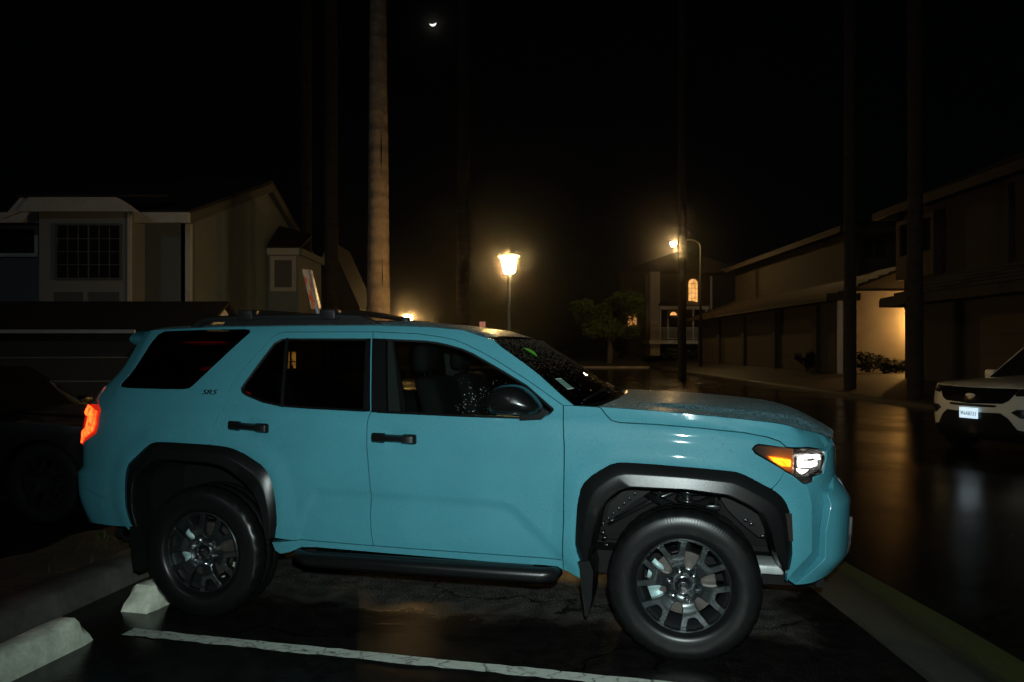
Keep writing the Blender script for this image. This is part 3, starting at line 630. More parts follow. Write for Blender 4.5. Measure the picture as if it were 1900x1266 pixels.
# --- doors
rear_door_poly = [(-2.781, 1.02), (-2.781, 1.067)] + rear_cut[::-1][1:] + door_top_r[1:] + split[1:] + [p for p in ledge[::-1] if -2.36 < p[0] < -1.76] + arch_r_door[::-1][:-1]
front_door_poly = split[::-1] + door_top_f[1:] + front_cut[1:] + [p for p in ledge[::-1] if -1.70 < p[0] < -.65]
rd = both('rear_door', lambda mb, sd: sheet(mb, S, rear_door_poly, [rear_win], .022, .045, (0, 1), .0026, sd, ch=.0016), P2)
fd = both('front_door', lambda mb, sd: sheet(mb, S, front_door_poly, [front_win], .022, .045, (0, 1), .0026, sd, ch=.0016), P2)
div = [(-2.395, 1.70), (-2.375, 1.70), (-2.315, 1.283), (-2.335, 1.283)]
# black B-pillar covers fill the strip between the side windows
def pillar_fn(mb, sd):
    sheet(mb, S, [(-1.853, 1.694), (-1.826, 1.695), (-1.757, 1.272), (-1.790, 1.270)], [], .02, .03, (0, 0), .0, sd, .002)
def pillar_fn2(mb, sd):
    sheet(mb, S, [(-1.8175, 1.695), (-1.73, 1.692), (-1.657, 1.265), (-1.7485, 1.268)], [], .02, .03, (0, 0), .0, sd, .002)
def frame_strip(mb, pl, sd, wd=.012, e=.001, depth=.02):
    """thin black seal round a window"""
    o = densify(pl, .03); i_ = offset(o, wd); n = len(o); vs = []
    for a, b in zip(o, i_):
        p = S(a[0], a[1], e); q = S(b[0], b[1], e - .004); r_ = S(b[0], b[1], e - depth)
        vs += [(p[0], p[1] * sd, p[2]), (q[0], q[1] * sd, q[2]), (r_[0], r_[1] * sd, r_[2])]
    fs = []
    for k in range(n):
        a, b = 3 * k, 3 * ((k + 1) % n); fs += [(a, b, b + 1, a + 1), (a + 1, b + 1, b + 2, a + 2)]
    mb.add(vs, fs, 0, False)
for (fdr, rdr), sd in zip(zip(fd, rd), (1, -1)):
    mb = MB(); pillar_fn2(mb, sd); mb.build('pillar_cover', M['gloss_black'], fdr)
    mb = MB(); pillar_fn(mb, sd); mb.build('pillar_cover', M['gloss_black'], rdr)
    mb = MB(); frame_strip(mb, front_win, sd); mb.build('window_seal', M['black_plastic'], fdr)
    mb = MB(); frame_strip(mb, rear_win, sd); sheet(mb, S, div, [], .03, .02, (0, 0), 0, sd, .0); mb.build('window_seal', M['black_plastic'], rdr)
    mb = MB(); sheet(mb, S, offset(front_win, .003), [], .04, 0, (0, 0), 0, sd, -.010); g = mb.build('window_glass', M['window'], fdr)
    mb = MB(); sheet(mb, S, offset(rear_win, .003), [], .04, 0, (0, 0), 0, sd, -.010); mb.build('window_glass', M['privacy'], rdr)
    for dr, c, h, tilt in ((fdr, -1.602, 1.124, -.002), (rdr, -2.530, 1.167, -.006)):
        # pull handle: two thick ends and a slimmer grip, bowed outwards
        mb = MB(); secs = [(-.136, .020, .014), (-.130, .027, .024), (-.060, .028, .032), (-.050, .020, .036), (.045, .020, .038), (.060, .026, .040), (.120, .028, .036), (.132, .026, .026), (.136, .019, .014)]
        vs = []
        for du, hh, dep in secs:
            base = S(c + du, h + tilt * du / .13, .0, False); 
            for a, b in ((-1, 0), (-1, .7), (-.6, 1), (.6, 1), (1, .7), (1, 0)):
                vs.append((base[0], (base[1] - .012 + (dep + .012) * b) * sd, base[2] + a * hh))
        fs = []
        for k in range(len(secs) - 1):
            for j in range(6):
                q = (k * 6 + j, k * 6 + (j + 1) % 6, k * 6 + 6 + (j + 1) % 6, k * 6 + 6 + j); fs.append(q if sd > 0 else q[::-1])
        fs += [tuple(range(6)), tuple(range(len(vs) - 1, len(vs) - 7, -1))]
        mb.add(vs, fs, 0, True); mb.build('door_handle', M['black_plastic'], dr, 40)
# --- wing, bonnet flank, bumper
fender_poly = [(-.637, 1.326), (-.579, 1.3255), (-.45, 1.3205)] + shutline + [(.378, 1.145), (.360, 1.139), (.345, 1.121), (.359, 1.099)] + seam_fb + [p for p in arch_f[::-1] if p[1] < .98 and p[0] < .42 or p[0] < .42] + [(-.553, .485), (-.541, .44), (-.534, .384), (-.637, .432)] + front_cut[::-1][:-1]
both('front_fender', lambda mb, sd: sheet(mb, S, fender_poly, [], .022, .04, (0, 1), .0024, sd, ch=.0016), P2)
arch_bump = [p for p in arch_f if p[0] > .40]
cr1 = [(.655, .940), (.652, .90), (.645, .85), (.640, .804), (.644, .70), (.647, .598), (.584, .536), (.545, .483), (.530, .455)]
cr2 = [(.735, .948), (.775, .905), (.760, .85), (.745, .80), (.722, .70), (.724, .56), (.66, .487), (.600, .437), (.575, .428)]
dep = [.0, .020, .040, .046, .046, .044, .036, .020, .0]
bside = [(.510, 1.008)] + seam_fb[1:] + arch_bump + [(.528, .440)] + cr1[::-1] + [(.632, .943), (.565, .985)]
nose = [(.862, 1.098), (1.03, 1.148), (1.3, 1.142), (SM, 1.14), (SM, 1.07), (1.20, 1.07), (1.12, .985), (1.00, .965), (.94, .915), (.885, .880), (.83, .878), (.775, .908), (.735, .947), (.714, .954), (.720, .977), (.815, .988), (.853, 1.06)]
def S_nose(t, w, e):
    p_ = S(t, w, e); return (p_[0] + (interp(S.front, max(w, 1.0)) - interp(S.front, w)) * smooth(*S.fw, t), p_[1], p_[2])
tusk = [(.790, .893), (.85, .905), (.93, .95), (1.02, .978), (1.11, .975), (1.06, .86), (1.08, .60), (1.10, .53), (1.03, .485), (.854, .450), (.714, .425), (.592, .422)] + cr2[::-1][:-2] + [(.770, .885)]
mbp = MB()
for sd in (1, -1):
    sheet(mbp, S, bside, [], .018, .04, (0, 1), .0, sd)
    def chan(a, b):
        k = a; x = S(*pinterp(cr1, k), 0.); q_ = pinterp([(c[0], c[1], d) for c, d in zip(cr2, dep)], k); y = S(q_[0], q_[1], -q_[2]); f = b
        return (x[0] + (y[0] - x[0]) * f, (x[1] + (y[1] - x[1]) * f) * sd, x[2] + (y[2] - x[2]) * f)
    mbp.grid(chan, 40, 6, 0, True, sd < 0)
    sheet(mbp, S, [(.632, .9435), (.655, .941), (.735, .949), (.714, .953), (.661, .944)], [], .02, .03, (0, 1), 0, sd)
    sheet(mbp, lambda t, w, e, : S(t, w, e + .006 * smooth(.95, .7, w) * smooth(1.0, .8, t)), tusk, [], .022, .05, (0, 1), .0, sd, ch=.003)
    sheet(mbp, S_nose, nose, [], .022, .05, (0, 1), .001, sd, .004, ch=.0025)
bumper = mbp.build('front_bumper', P2, car, 35)
mb = MB()
for sd in (1, -1):
    sheet(mb, lambda t, w, e: S(t, w, e, False), [(1.02, .44), (1.11, .53), (1.07, .60), (1.05, .86), (1.11, .95), (1.19, 1.08), (SM, 1.08), (SM, .44)], [], .05, 0, (0, 0), 0, sd, -.05)
    for k in range(7):
        w0 = .60 + k * .065
        sheet(mb, lambda t, w, e: S(t, w, e, False), [(1.12 if w0 < .9 else 1.2, w0), (SM, w0), (SM, w0 + .03), (1.12 if w0 < .9 else 1.2, w0 + .03)], [], .05, .02, (0, 0), 0, sd, -.02)
    sheet(mb, lambda t, w, e: S(t, w, e, False), [(1.08, .46), (SM, .46), (SM, .57), (1.16, .57), (1.10, .63), (1.085, .72), (1.07, .72), (1.06, .60)], [], .04, .03, (0, 0), 0, sd, .012)
mb.build('grille', M['black_plastic'], car, 35)
# headlights: dark bowl, lit units inside, clear wet lens
for sd in (1, -1):
    mb = MB(); hp = offset(headlight, .003); sheet(mb, S, hp, [], .02, 0, (0, 0), 0, sd, -.052); o_ = densify(hp, .02); vs = []
    for q in o_:
        for e in (-.001, -.052): x = S(q[0], q[1], e); vs.append((x[0], x[1] * sd, x[2]))
    nn = len(o_); mb.add(vs, [(2 * i, 2 * i + 1, 2 * ((i + 1) % nn) + 1, 2 * ((i + 1) % nn)) for i in range(nn)], 0); h = mb.build('headlight', M['lens_black'], car, 30)
    mb = MB(); sheet(mb, S, [(.431, 1.079), (.556, 1.063), (.554, 1.030), (.504, 1.031), (.46, 1.054)], [], .02, .012, (0, 0), 0, sd, -.022); mb.build('turn_signal', M['amber'], h)
    mb = MB(); LE = -.016
    for pl in ([(.606, 1.070), (.640, 1.086), (.700, 1.088), (.700, 1.072), (.612, 1.056)], [(.715, 1.086), (.815, 1.084), (.826, 1.056), (.715, 1.070)], [(.612, 1.050), (.796, 1.054), (.785, 1.030), (.72, 1.022), (.612, 1.028)], [(.590, 1.018), (.700, 1.012), (.662, .998), (.634, .992)]):
        mb = MB(); sheet(mb, S, pl, [], .02, .012, (0, 0), 0, sd, LE); mb.build('lamp_unit', M['lamp_white'], h)
    for pl in ([(.583, 1.078), (.591, 1.08), (.591, 1.000), (.583, 1.004)], [(.830, 1.085), (.840, 1.085), (.820, .998), (.812, .998)], [(.600, .985), (.660, .965), (.700, .975), (.80, .995), (.80, 1.008), (.70, .990), (.655, .980)]): mb = MB(); sheet(mb, S, pl, [], .02, .02, (0, 0), 0, sd, -.012); mb.build('lamp_bezel', M['dark_metal'], h)
    
    for nm_, mt_, pl in (('turn_signal_lens', 'lens_amber', [q for q in headlight if q[0] < .57] and [(.348, 1.121), (.362, 1.137), (.378, 1.143), (.517, 1.131), (.568, 1.1255), (.568, .985), (.514, 1.012), (.362, 1.101)]), ('headlight_lens', 'lens', [(.570, 1.1255), (.703, 1.126), (.816, 1.111), (.845, 1.100), (.850, 1.06), (.813, .986), (.717, .975), (.711, .953), (.661, .945), (.632, .945), (.570, .984)])):
        mb = MB(); sheet(mb, S, pl, [], .02, 0, (0, 0), .001, sd, -.0015); mb.build(nm_, M[mt_], h)
# --- bonnet: flank strips and top
hood_side = crease[:-1] + [(1.00, 1.158), (.96, 1.135), (.858, 1.107), (.816, 1.113), (.703, 1.129), (.564, 1.129), (.524, 1.131)] + shutline[::-1][1:]
def hood_top(t, q):
    s_, w_ = pinterp(crease, t); p = S(s_, w_, 0.); v = p[1]; k = 1 - abs(q) ** 2.2
    bow = (.075 + .03 * t) * (1 - q * q); 
    bulge = .014 * smooth(.80, .66, abs(q)) * smooth(.0, .25, t) * smooth(1., .8, t)
    return (p[0] + bow, v * q, p[2] + .014 * k + bulge - .022 * smooth(.8, 1., t) * k)
mb = MB()
for sd in (1, -1): sheet(mb, S, hood_side, [], .022, .04, (0, 1), .0022, sd, ch=.0012)
mb.grid(lambda a, b: hood_top(a, 1 - 2 * b), 60, 44, 2, True, True)
hood = mb.build('hood', P2 + [M['wet_paint']], car, 40)
# --- roof
rlen = list(roof_edge)
def edge3(t):
    s_, w_ = pinterp(roof_edge[::-1], t); return S(s_, w_, 0.)
def roof_fn(a, b):
    q = 2 * b - 1; p = edge3(a); cr = .012 + .026 * smooth(0, .25, a); bow = .045 * (1 - q * q) * smooth(.3, 0, a) - .10 * (1 - q * q) * smooth(.8, 1, a)
    return (p[0] + bow, p[1] * q * .993, p[2] + cr * (1 - abs(q) ** 3.2) - .004 * abs(q) ** 8)
mb = MB(); mb.grid(roof_fn, 70, 40, 0, True, True); mb.grid(lambda a, b: tuple(c - d for c, d in zip(roof_fn(.05 + .9 * a, .05 + .9 * b), (0, 0, .05))), 30, 20, 1, True, False)
mb.build('roof', [M['wet_paint'], M['headliner']], car)
# --- windscreen, cowl, wiper
def ws_fn(a, b, e=0.):
    q = 2 * b - 1; s_, w_ = pinterp(a_pillar[1:], a); p = S(s_, w_, -.003); k = 1 - q * q; bow = .045 + .105 * a
    return (p[0] + bow * k + .004 + e * .55, p[1] * q, p[2] + .006 * k - .004 * a + e * .83)
mb = MB(); mb.grid(ws_fn, 24, 30, 0, True, False); mb.build('windshield', M['windshield'], car)
mb = MB()
for side_q in (1, -1):      # black frit along the pillars, the header and the base
    mb.grid(lambda a, b: ws_fn(a, (.5 - .5 * side_q) + side_q * .025 * b, -.004), 24, 2, 0, True)
mb.grid(lambda a, b: ws_fn(.90 + .10 * a, b, -.004), 3, 30, 0, True); mb.grid(lambda a, b: ws_fn(.04 * a, b, -.004), 2, 30, 0, True)
mb.build('windshield_border', M['gloss_black'], car)
def cowl_fn(a, b):
    q = 2 * b - 1; p = ws_fn(1., b); h_ = hood_top(0., q); k = a
    return (p[0] + (h_[0] - p[0] - .004) * k, p[1] + (h_[1] - p[1]) * k, p[2] + (h_[2] - .006 - p[2]) * k - .035 * math.sin(math.pi * k) * (1 - abs(q) ** 4))
mb = MB(); mb.grid(cowl_fn, 6, 30, 0, True, False); mb.build('cowl', M['black_plastic'], car)
mb = MB(); a0 = Vector(cowl_fn(.4, .62)) + Vector((0, 0, .03)); a1 = Vector(ws_fn(.90, .30, .012)); mb.tube([a0, a0.lerp(a1, .5) + Vector((0, 0, .015)), a1], [.010, .008, .006], 6)
mb.tube([Vector(ws_fn(.965, .08, .012)), Vector(ws_fn(.90, .30, .014)), Vector(ws_fn(.87, .48, .012))], .006, 6)
mb.build('wiper', M['black_plastic'], car); mb = MB(); a0 = Vector(cowl_fn(.4, .85)) + Vector((0, 0, .03)); mb.tube([a0, Vector(ws_fn(.92, .66, .015))], [.010, .007], 6); mb.tube([Vector(ws_fn(.965, .52, .012)), Vector(ws_fn(.92, .66, .014)), Vector(ws_fn(.88, .9, .012))], .006, 6)
mb.build('wiper', M['black_plastic'], car)
# inspection sticker inside the glass near the pillar
def stick(a, b): return ws_fn(.655 + .125 * a, .075 + .052 * b, .002)
M['sticker'] = mat('pale_green_sticker', (.22, .42, .34), .5, noise=.25, nscale=60); M['sticker_edge'] = mat('sticker_edge', (.75, .85, .8), .5, noise=.5, nscale=120)
mb = MB(); mb.grid(stick, 4, 4, 0); mb.grid(lambda a, b: ws_fn(.640 + .015 * a, .075 + .052 * b, .002), 2, 4, 1); mb.grid(lambda a, b: ws_fn(.780 + .015 * a, .075 + .052 * b, .002), 2, 4, 1); mb.build('windshield_sticker', [M['sticker'], M['sticker_edge']], car)
# --- tailgate, rear glass, rear bumper, spoiler
mb = MB()
for sd in (1, -1):
    sheet(mb, S, [(-4.055, 1.745), (-4.055, 1.405), (SN, 1.405), (SN, 1.745)], [[(-4.13, 1.70), (-4.13, 1.43), (SN + .001, 1.43), (SN + .001, 1.70)]], .05, .04, (0, 1), 0, sd)
    sheet(mb, S, [(-4.055, 1.403), (-4.065, .985), (-4.02, .93), (-4.0, .815), (SN, .815), (SN, 1.403)], [], .05, .04, (0, 1), 0, sd)
tg = mb.build('tailgate', P2, car, 35)
mb = MB()
for sd in (1, -1): sheet(mb, S, [(-4.12, 1.71), (-4.12, 1.42), (SN, 1.42), (SN, 1.71)], [], .06, 0, (0, 0), 0, sd, -.01)
mb.build('rear_window', M['pane'], tg)
mb = MB()
for sd in (1, -1): sheet(mb, S, bump_seam + [(-3.37, .52), (-3.49, .508), (-3.75, .50), (-4.1, .48), (SN, .48), (SN, .81)], [], .03, .05, (0, 1), .003, sd)
mb.build('rear_bumper', P2, car, 35)
def spo(a, b):
    q = 1 - 2 * b; t = 2 * math.pi * a; e = 1 - .25 * abs(q) ** 4; return (-3.47 - .17 * e * math.cos(t) - .03 * math.sin(t), .655 * q, 1.705 + .050 * math.sin(t) * (.8 + .2 * e) + .02 * math.cos(t) * -1)
mb = MB(); mb.grid(spo, 20, 24, 0, True, True); mb.build('spoiler', M['paint'], car)
for sd in (1, -1):
    mb = MB(); sheet(mb, S, tl_lens, [], .025, .04, (0, 0), .003, sd, .004); t = mb.build('tail_light', M['red_lens'], car, 35)
    mb = MB(); sheet(mb, S, [(-3.84, 1.265), (-3.76, 1.258), (-3.668, 1.230), (-3.664, 1.145), (-3.682, 1.103), (-3.86, 1.012), (-3.93, 1.045), (-3.755, 1.122), (-3.748, 1.196), (-3.92, 1.235)], [], .02, .006, (0, 0), 0, sd, .012); mb.build('led_bar', M['led_red'], t)
    mb = MB(); sheet(mb, S, [(-3.80, 1.388), (-3.757, 1.303), (-3.70, 1.272), (-3.87, 1.272), (-3.90, 1.36)], [], .02, .01, (0, 0), .002, sd, .009); mb.build('upper_lens', M['grey_lens'], t)
# --- wheel arch flares
def flare(mb, o, i_, sd, brk=.5):
    n = 44; prof = [(-.03, -.012), (0, .006), (.06, .018), (brk - .04, .040), (brk, .0435), (brk + .04, .0445), (.94, .0525), (1.0, .047), (1.03, .0), (1.05, -.10)]
    def P(a, b):
        k = b * (len(prof) - 1); j = min(len(prof) - 2, int(k)); f = k - j; t = prof[j][0] + (prof[j + 1][0] - prof[j][0]) * f; e = prof[j][1] + (prof[j + 1][1] - prof[j][1]) * f
        p, q = pinterp(o, a), pinterp(i_, a); x = S(p[0] + (q[0] - p[0]) * t, p[1] + (q[1] - p[1]) * t, e, False); return (x[0], x[1] * sd, x[2])
    mb.grid(P, n, len(prof) - 1, 0, True, sd > 0)
    for a in (0., 1.):   # end caps
        loop = [P(a, j / (len(prof) - 1)) for j in range(len(prof))]; f = list(range(len(prof))); mb.add(loop, [f if (a == 0) == (sd < 0) else f[::-1]], 0)
M['marker'] = mat('side_marker_lens', (.03, .022, .02), .25, coat=.8)
for sd in (1, -1):
    for o, i_ in ((front_out, front_in), (rear_out, rear_in)):
        mb = MB(); flare(mb, o, i_, sd); fl = mb.build('wheel_arch_flare', M['black_plastic'], car, 40)
        if o is front_out:
            mb = MB(); sheet(mb, lambda t, w, e: S(t, w, e, False), [(.500, .80), (.533, .80), (.541, .66), (.520, .66), (.505, .74)], [], .02, .015, (0, 0), 0, sd, .030); mb.build('side_marker', M['marker'], fl)
        # inner liner of the arch
        mb = MB(); vs = []; n = 40
        for a in range(n + 1):
            p = pinterp(i_, a / n); x = S(p[0], p[1], .02, False)
            for dv, dz in ((0, 0), (-.12, .012), (-.30, .012), (-.46, 0)): vs.append((x[0], (x[1] + dv) * sd, x[2] + dz))
        mb.add(vs, [(k * 4 + j, k * 4 + j + 1, k * 4 + 5 + j, k * 4 + 4 + j) for k in range(n) for j in range(3)], 0, True)
        c = sum((Vector(vs[k * 4 + 3]) for k in range(n + 1)), Vector()) / (n + 1); b = len(vs)
        mb.add([vs[k * 4 + 3] for k in range(n + 1)], [list(range(n + 1))], 0); mb.build('wheel_arch_liner', M['cavity'], car)
# --- wheels
Hz = .396
for sd in (1, -1):
    for u in (0., -2.85): wheel(car, u, .825 * sd, Hz, sd)
M['shield'] = mat('black_splash_shield', (.004, .0045, .0045), .4, spec=.25)
# --- chassis, suspension
mb = MB(); mb.box(-3.7, .70, -.60, -.42, .34, .47); mb.box(-3.7, .70, .42, .60, .34, .47); mb.box(-3.75, -3.55, -.6, .6, .36, .52); mb.box(-3.70, .72, -.38, .38, .46, .54)
mb.box(-2.25, -.58, -.86, .86, .47, .53); mb.box(.60, .74, -.6, .6, .34, .56); mb.box(-3.8, -3.42, -.80, .80, .50, .60)
mb.tube([(-2.85, -.72, .40), (-2.85, .72, .40)], .055, 12); mb.lathe([(.001, -.16), (.1, -.12), (.15, 0), (.1, .12), (.001, .16)], 16, 'y', (-2.85, .1, .40)); mb.build('chassis', M['cavity'], car)
mb = MB(); mb.bbox(-3.15, -.62, -.70, .70, .54, .60, .01); mb.build('floor_pan', M['lining'], car)
for sd in (1, -1):
    mb = MB()
    coil = [(.02 + .062 * math.cos(t), (.60 + .062 * math.sin(t)) * sd, .62 + .30 * t / (2 * math.pi * 6)) for t in [2 * math.pi * 6 * i / 140 for i in range(141)]]
    mb.tube(coil, .0095, 8); mb.tube([(.02, .62 * sd, .40), (.02, .585 * sd, 1.0)], .028, 12); mb.build('coil_spring', M['dark_metal'], car)
    mb = MB(); mb.tube([(-.28, .42 * sd, .80), (.0, .74 * sd, .74), (.24, .42 * sd, .80)], [.022, .032, .022], 10); mb.tube([(-.25, .40 * sd, .34), (.0, .78 * sd, .30), (.25, .40 * sd, .34)], [.035, .045, .035], 10)
    mb.tube([(.0, .76 * sd, .28), (.0, .78 * sd, .76)], [.05, .03], 10); mb.tube([(-.44, .50 * sd, .60), (-.20, .50 * sd, .74), (.10, .52 * sd, .88)], .015, 8)
    mb.bbox(-.20, -.14, .50 * sd - .03, .50 * sd + .03, .82, .93, .008); mb.bbox(.16, .19, .52 * sd - .02, .52 * sd + .02, .72, .93, .006); mb.bbox(.11, .20, .58 * sd - .02, .58 * sd + .02, .73, .76, .006)
    mb.tube([(-.16, .56 * sd, .93), (-.12, .60 * sd, .85), (-.15, .62 * sd, .78)], .010, 8); mb.tube([(-.08, .58 * sd, .92), (.12, .58 * sd, .90)], .030, 12); mb.tube([(-.06, .60 * sd, .86), (.14, .60 * sd, .84)], .022, 12)
    for k in range(7): mb.bbox(-.46 + k * .03, -.445 + k * .03, .62 * sd - .015, .62 * sd + .015, .62 + k * .03, .64 + k * .03, .004)
    for x, z in ((-.44, .56), (-.43, .52), (-.45, .59), (-.40, .66), (.33, .70), (.36, .68), (.42, .62)): mb.bbox(x - .012, x + .012, .66 * sd - .02, .66 * sd + .02, z - .008, z + .008, .004)
    mb.build('front_suspension', M['dark_metal'], car)
    mb = MB(); mb.prism([(.20, .80), (.20, .925), (.27, .90), (.36, .84), (.41, .76), (.44, .62), (.40, .60), (.30, .68), (.24, .74)], min(.60 * sd, .63 * sd), max(.60 * sd, .63 * sd), 'y'); mb.build('splash_shield', M['shield'], car); mb = MB()
    mb.prism([(-.44, .62), (-.30, .74), (-.16, .84), (-.10, .90), (-.14, .92), (-.30, .86), (-.42, .74)], min(.57 * sd, .60 * sd), max(.57 * sd, .60 * sd), 'y'); mb.build('splash_shield', M['shield'], car)
    mb = MB(); mb.bbox(.28, .52, sd * .62 - .10, sd * .62 + .10, .425, .475, .01); mb.build('tie_bracket', M['silver'], car)
    # mud flaps
    mb = MB(); mb.prism([(-.545, .49), (-.49, .50), (-.47, .44), (-.478, .29), (-.500, .195), (-.515, .20), (-.54, .40)], min(.66 * sd, .94 * sd), max(.66 * sd, .94 * sd), 'y'); mb.build('mud_flap', M['black_plastic'], car)
    mb = MB(); mb.prism([(-3.375, .52), (-3.30, .53), (-3.23, .27), (-3.30, .238), (-3.345, .25), (-3.37, .40)], min(.66 * sd, .92 * sd), max(.66 * sd, .92 * sd), 'y'); mb.build('mud_flap', M['black_plastic'], car)
    # side step: flattened tube with down-turned ends on brackets
    mb = MB(); y = .955 * sd
    mb.tube([(-2.24, y - .10 * sd, .44), (-2.20, y - .03 * sd, .415), (-2.13, y, .405), (-1.4, y, .405), (-.75, y, .408), (-.69, y - .015 * sd, .412), (-.665, y - .06 * sd, .42)], [.030, .040, .043, .043, .043, .041, .030], 14)
    for u in (-2.0, -1.4, -.8): mb.tube([(u, y - .02 * sd, .41), (u, .62 * sd, .45)], .02, 8)
    mb.bbox(-2.10, -.80, min(y, y - .06 * sd), max(y, y - .06 * sd), .442, .452, .003); mb.build('side_step', M['black_plastic'], car)
# --- mirrors
M['mirror_black'] = mat('satin_black_mirror', (.005, .0055, .0055), .24, spec=.5)
for sd, dr in zip((1, -1), fd):
    mb = MB()
    prof = [(-1.020, 1.285), (-1.036, 1.32), (-1.034, 1.375), (-1.01, 1.415), (-.965, 1.438), (-.90, 1.440), (-.845, 1.428), (-.79, 1.385), (-.745, 1.335), (-.735, 1.31), (-.75, 1.287), (-.80, 1.278), (-.95, 1.277)]
    prof = smooth_poly(prof, it=1); n = len(prof); cx = sum(p[0] for p in prof) / n; cz = sum(p[1] for p in prof) / n; vs = []; lay = [(.905, .80), (.915, .94), (.945, 1.0), (.99, 1.0), (1.03, .965), (1.060, .88), (1.084, .74), (1.098, .52), (1.106, .28), (1.109, .06)]
    for y, k in lay: vs += [((cx + (p[0] - cx) * k) + (y - .95) * .15 * 0, y * sd, cz + (p[1] - cz) * k) for p in prof]
    fs = []
    for j in range(len(lay) - 1):
        for i in range(n):
            q = (j * n + i, j * n + (i + 1) % n, (j + 1) * n + (i + 1) % n, (j + 1) * n + i); fs.append(q[::-1] if sd < 0 else q)
    fs += [list(range(n)) if sd > 0 else list(range(n))[::-1], [len(vs) - n + i for i in range(n)][::1 if sd < 0 else -1]]
    mb.add(vs, [f[::-1] for f in fs], 0, True)
    mir = mb.build('mirror', M['mirror_black'], dr, 60)
    mb = MB(); mb.tube([(-1.00, 1.088 * sd, 1.296), (-.9, 1.096 * sd, 1.292), (-.79, 1.088 * sd, 1.296)], .006, 6); mb.build('mirror_trim', M['gloss_black'], mir)
    mb = MB(); mb.prism([(-.86, 1.247), (-.74, 1.256), (-.70, 1.29), (-.74, 1.315), (-.80, 1.30), (-.86, 1.285)], min(.90 * sd, 1.0 * sd), max(.90 * sd, 1.0 * sd), 'y'); mb.build('mirror_arm', M['mirror_black'], mir)
# --- badge on the rear pillar
for sd in (1, -1):
    pb = S(-2.838, 1.365, .004); pb = (pb[0], pb[1] * sd, pb[2]); nb = Vector((-.01, .975 * sd, .22)).normalized(); ux = Vector((-sd, 0, 0)); ux = (ux - nb * ux.dot(nb)).normalized(); uy = nb.cross(ux)
    B4 = Matrix(((ux.x, uy.x, nb.x, pb[0]), (ux.y, uy.y, nb.y, pb[1]), (ux.z, uy.z, nb.z, pb[2]), (0, 0, 0, 1)))
    text_mesh('badge', 'SR5', .042, .003, M['gloss_black'], car, B4, .105, .35)
# --- roof rack
M['rack'] = mat('black_roof_rack', (.012, .012, .012), .38, coat=.2)
rack = link(bpy.data.objects.new('roof_rack', None), car); rack.empty_display_size = .1
for sd in (1, -1):
    mb = MB(); y = .63 * sd; mb.tube([(-3.14, y, 1.775), (-3.09, y, 1.806), (-3.02, y, 1.824), (-2.6, y, 1.832), (-2.1, y, 1.831), (-1.96, y, 1.824), (-1.88, y, 1.80), (-1.80, y, 1.768)], [.012, .017, .02, .021, .022, .021, .017, .010], 10)
    mb.prism([(-2.14, 1.76), (-2.06, 1.83), (-1.93, 1.825), (-1.81, 1.768), (-1.85, 1.757)], min(y - .022, y + .022), max(y - .022, y + .022), 'y'); mb.prism([(-3.14, 1.765), (-3.09, 1.80), (-3.05, 1.80), (-3.09, 1.765)], y - .022, y + .022, 'y')
    mb.prism([(-2.92, 1.755), (-2.88, 1.825), (-2.05, 1.825), (-2.05, 1.755)], min(y - .012, y + .012), max(y - .012, y + .012), 'y')
    mb.build('roof_rail', M['rack'], rack, 40)
for u in (-2.74, -2.165):
    mb = MB(); mb.tube([(u, q * .60, 1.862 + .012 * (1 - q * q)) for q in [i / 8 - 1 for i in range(17)]], .021, 12)
    for sd in (1, -1): mb.bbox(u - .055, u + .055, min(.575 * sd, .66 * sd), max(.575 * sd, .66 * sd), 1.812, 1.880, .014)
    mb.build('crossbar', M['rack'], rack, 40)
# --- interior
def seat_mb(u, v, wd, nhead=1):
    mb = MB(); mb.bbox(u - .10, u + .42, v - wd / 2, v + wd / 2, .78, .93, .05)
    n0 = len(mb.v); mb.bbox(u - .10, u + .05, v - wd / 2 + .02, v + wd / 2 - .02, .85, 1.46, .05)
    for i in range(n0, len(mb.v)):
        x, y, z = mb.v[i]; mb.v[i] = (x - (z - .85) * .28, y, z)
    for k in range(nhead):
        c = v if nhead == 1 else v - wd * .32 + k * wd * .64
        hh = 1.66 if nhead == 1 else 1.50; mb.bbox(u - .31, u - .20, c - .13, c + .13, hh - .18, hh, .045); mb.tube([(u - .235, c - .05, 1.40), (u - .25, c - .05, 1.52)], .007, 6); mb.tube([(u - .235, c + .05, 1.40), (u - .25, c + .05, 1.52)], .007, 6)
    return mb
for v in (.38, -.38): seat_mb(-1.36, v, .52).build('front_seat', M['cloth'], car)
seat_mb(-2.32, 0, 1.3, 2).build('rear_seat', M['cloth'], car)
mb = MB(); mb.bbox(-.72, -.42, -.78, .78, .80, 1.245, .06); mb.bbox(-1.5, -.6, -.14, .14, .62, .98, .04); mb.bbox(-.76, -.60, .20, .56, 1.22, 1.30, .03); mb.build('dashboard', M['lining'], car)
mb = MB(); cst = Vector((-.92, .38, 1.17)); ax = Vector((-.86, 0, .5)).normalized(); e1 = Vector((0, 1, 0)); e2 = ax.cross(e1)
ring = [cst + (e1 * math.cos(t) + e2 * math.sin(t)) * .19 for t in [2 * math.pi * i / 32 for i in range(33)]]; mb.tube(ring, .016, 8)
mb.tube([cst - e1 * .18, cst, cst + e1 * .18], .018, 8); mb.tube([cst, cst - ax * .3], .03, 8); mb.build('steering_wheel', M['lining'], car)
mb = MB()   # far-side belt strap and inner pillar trims
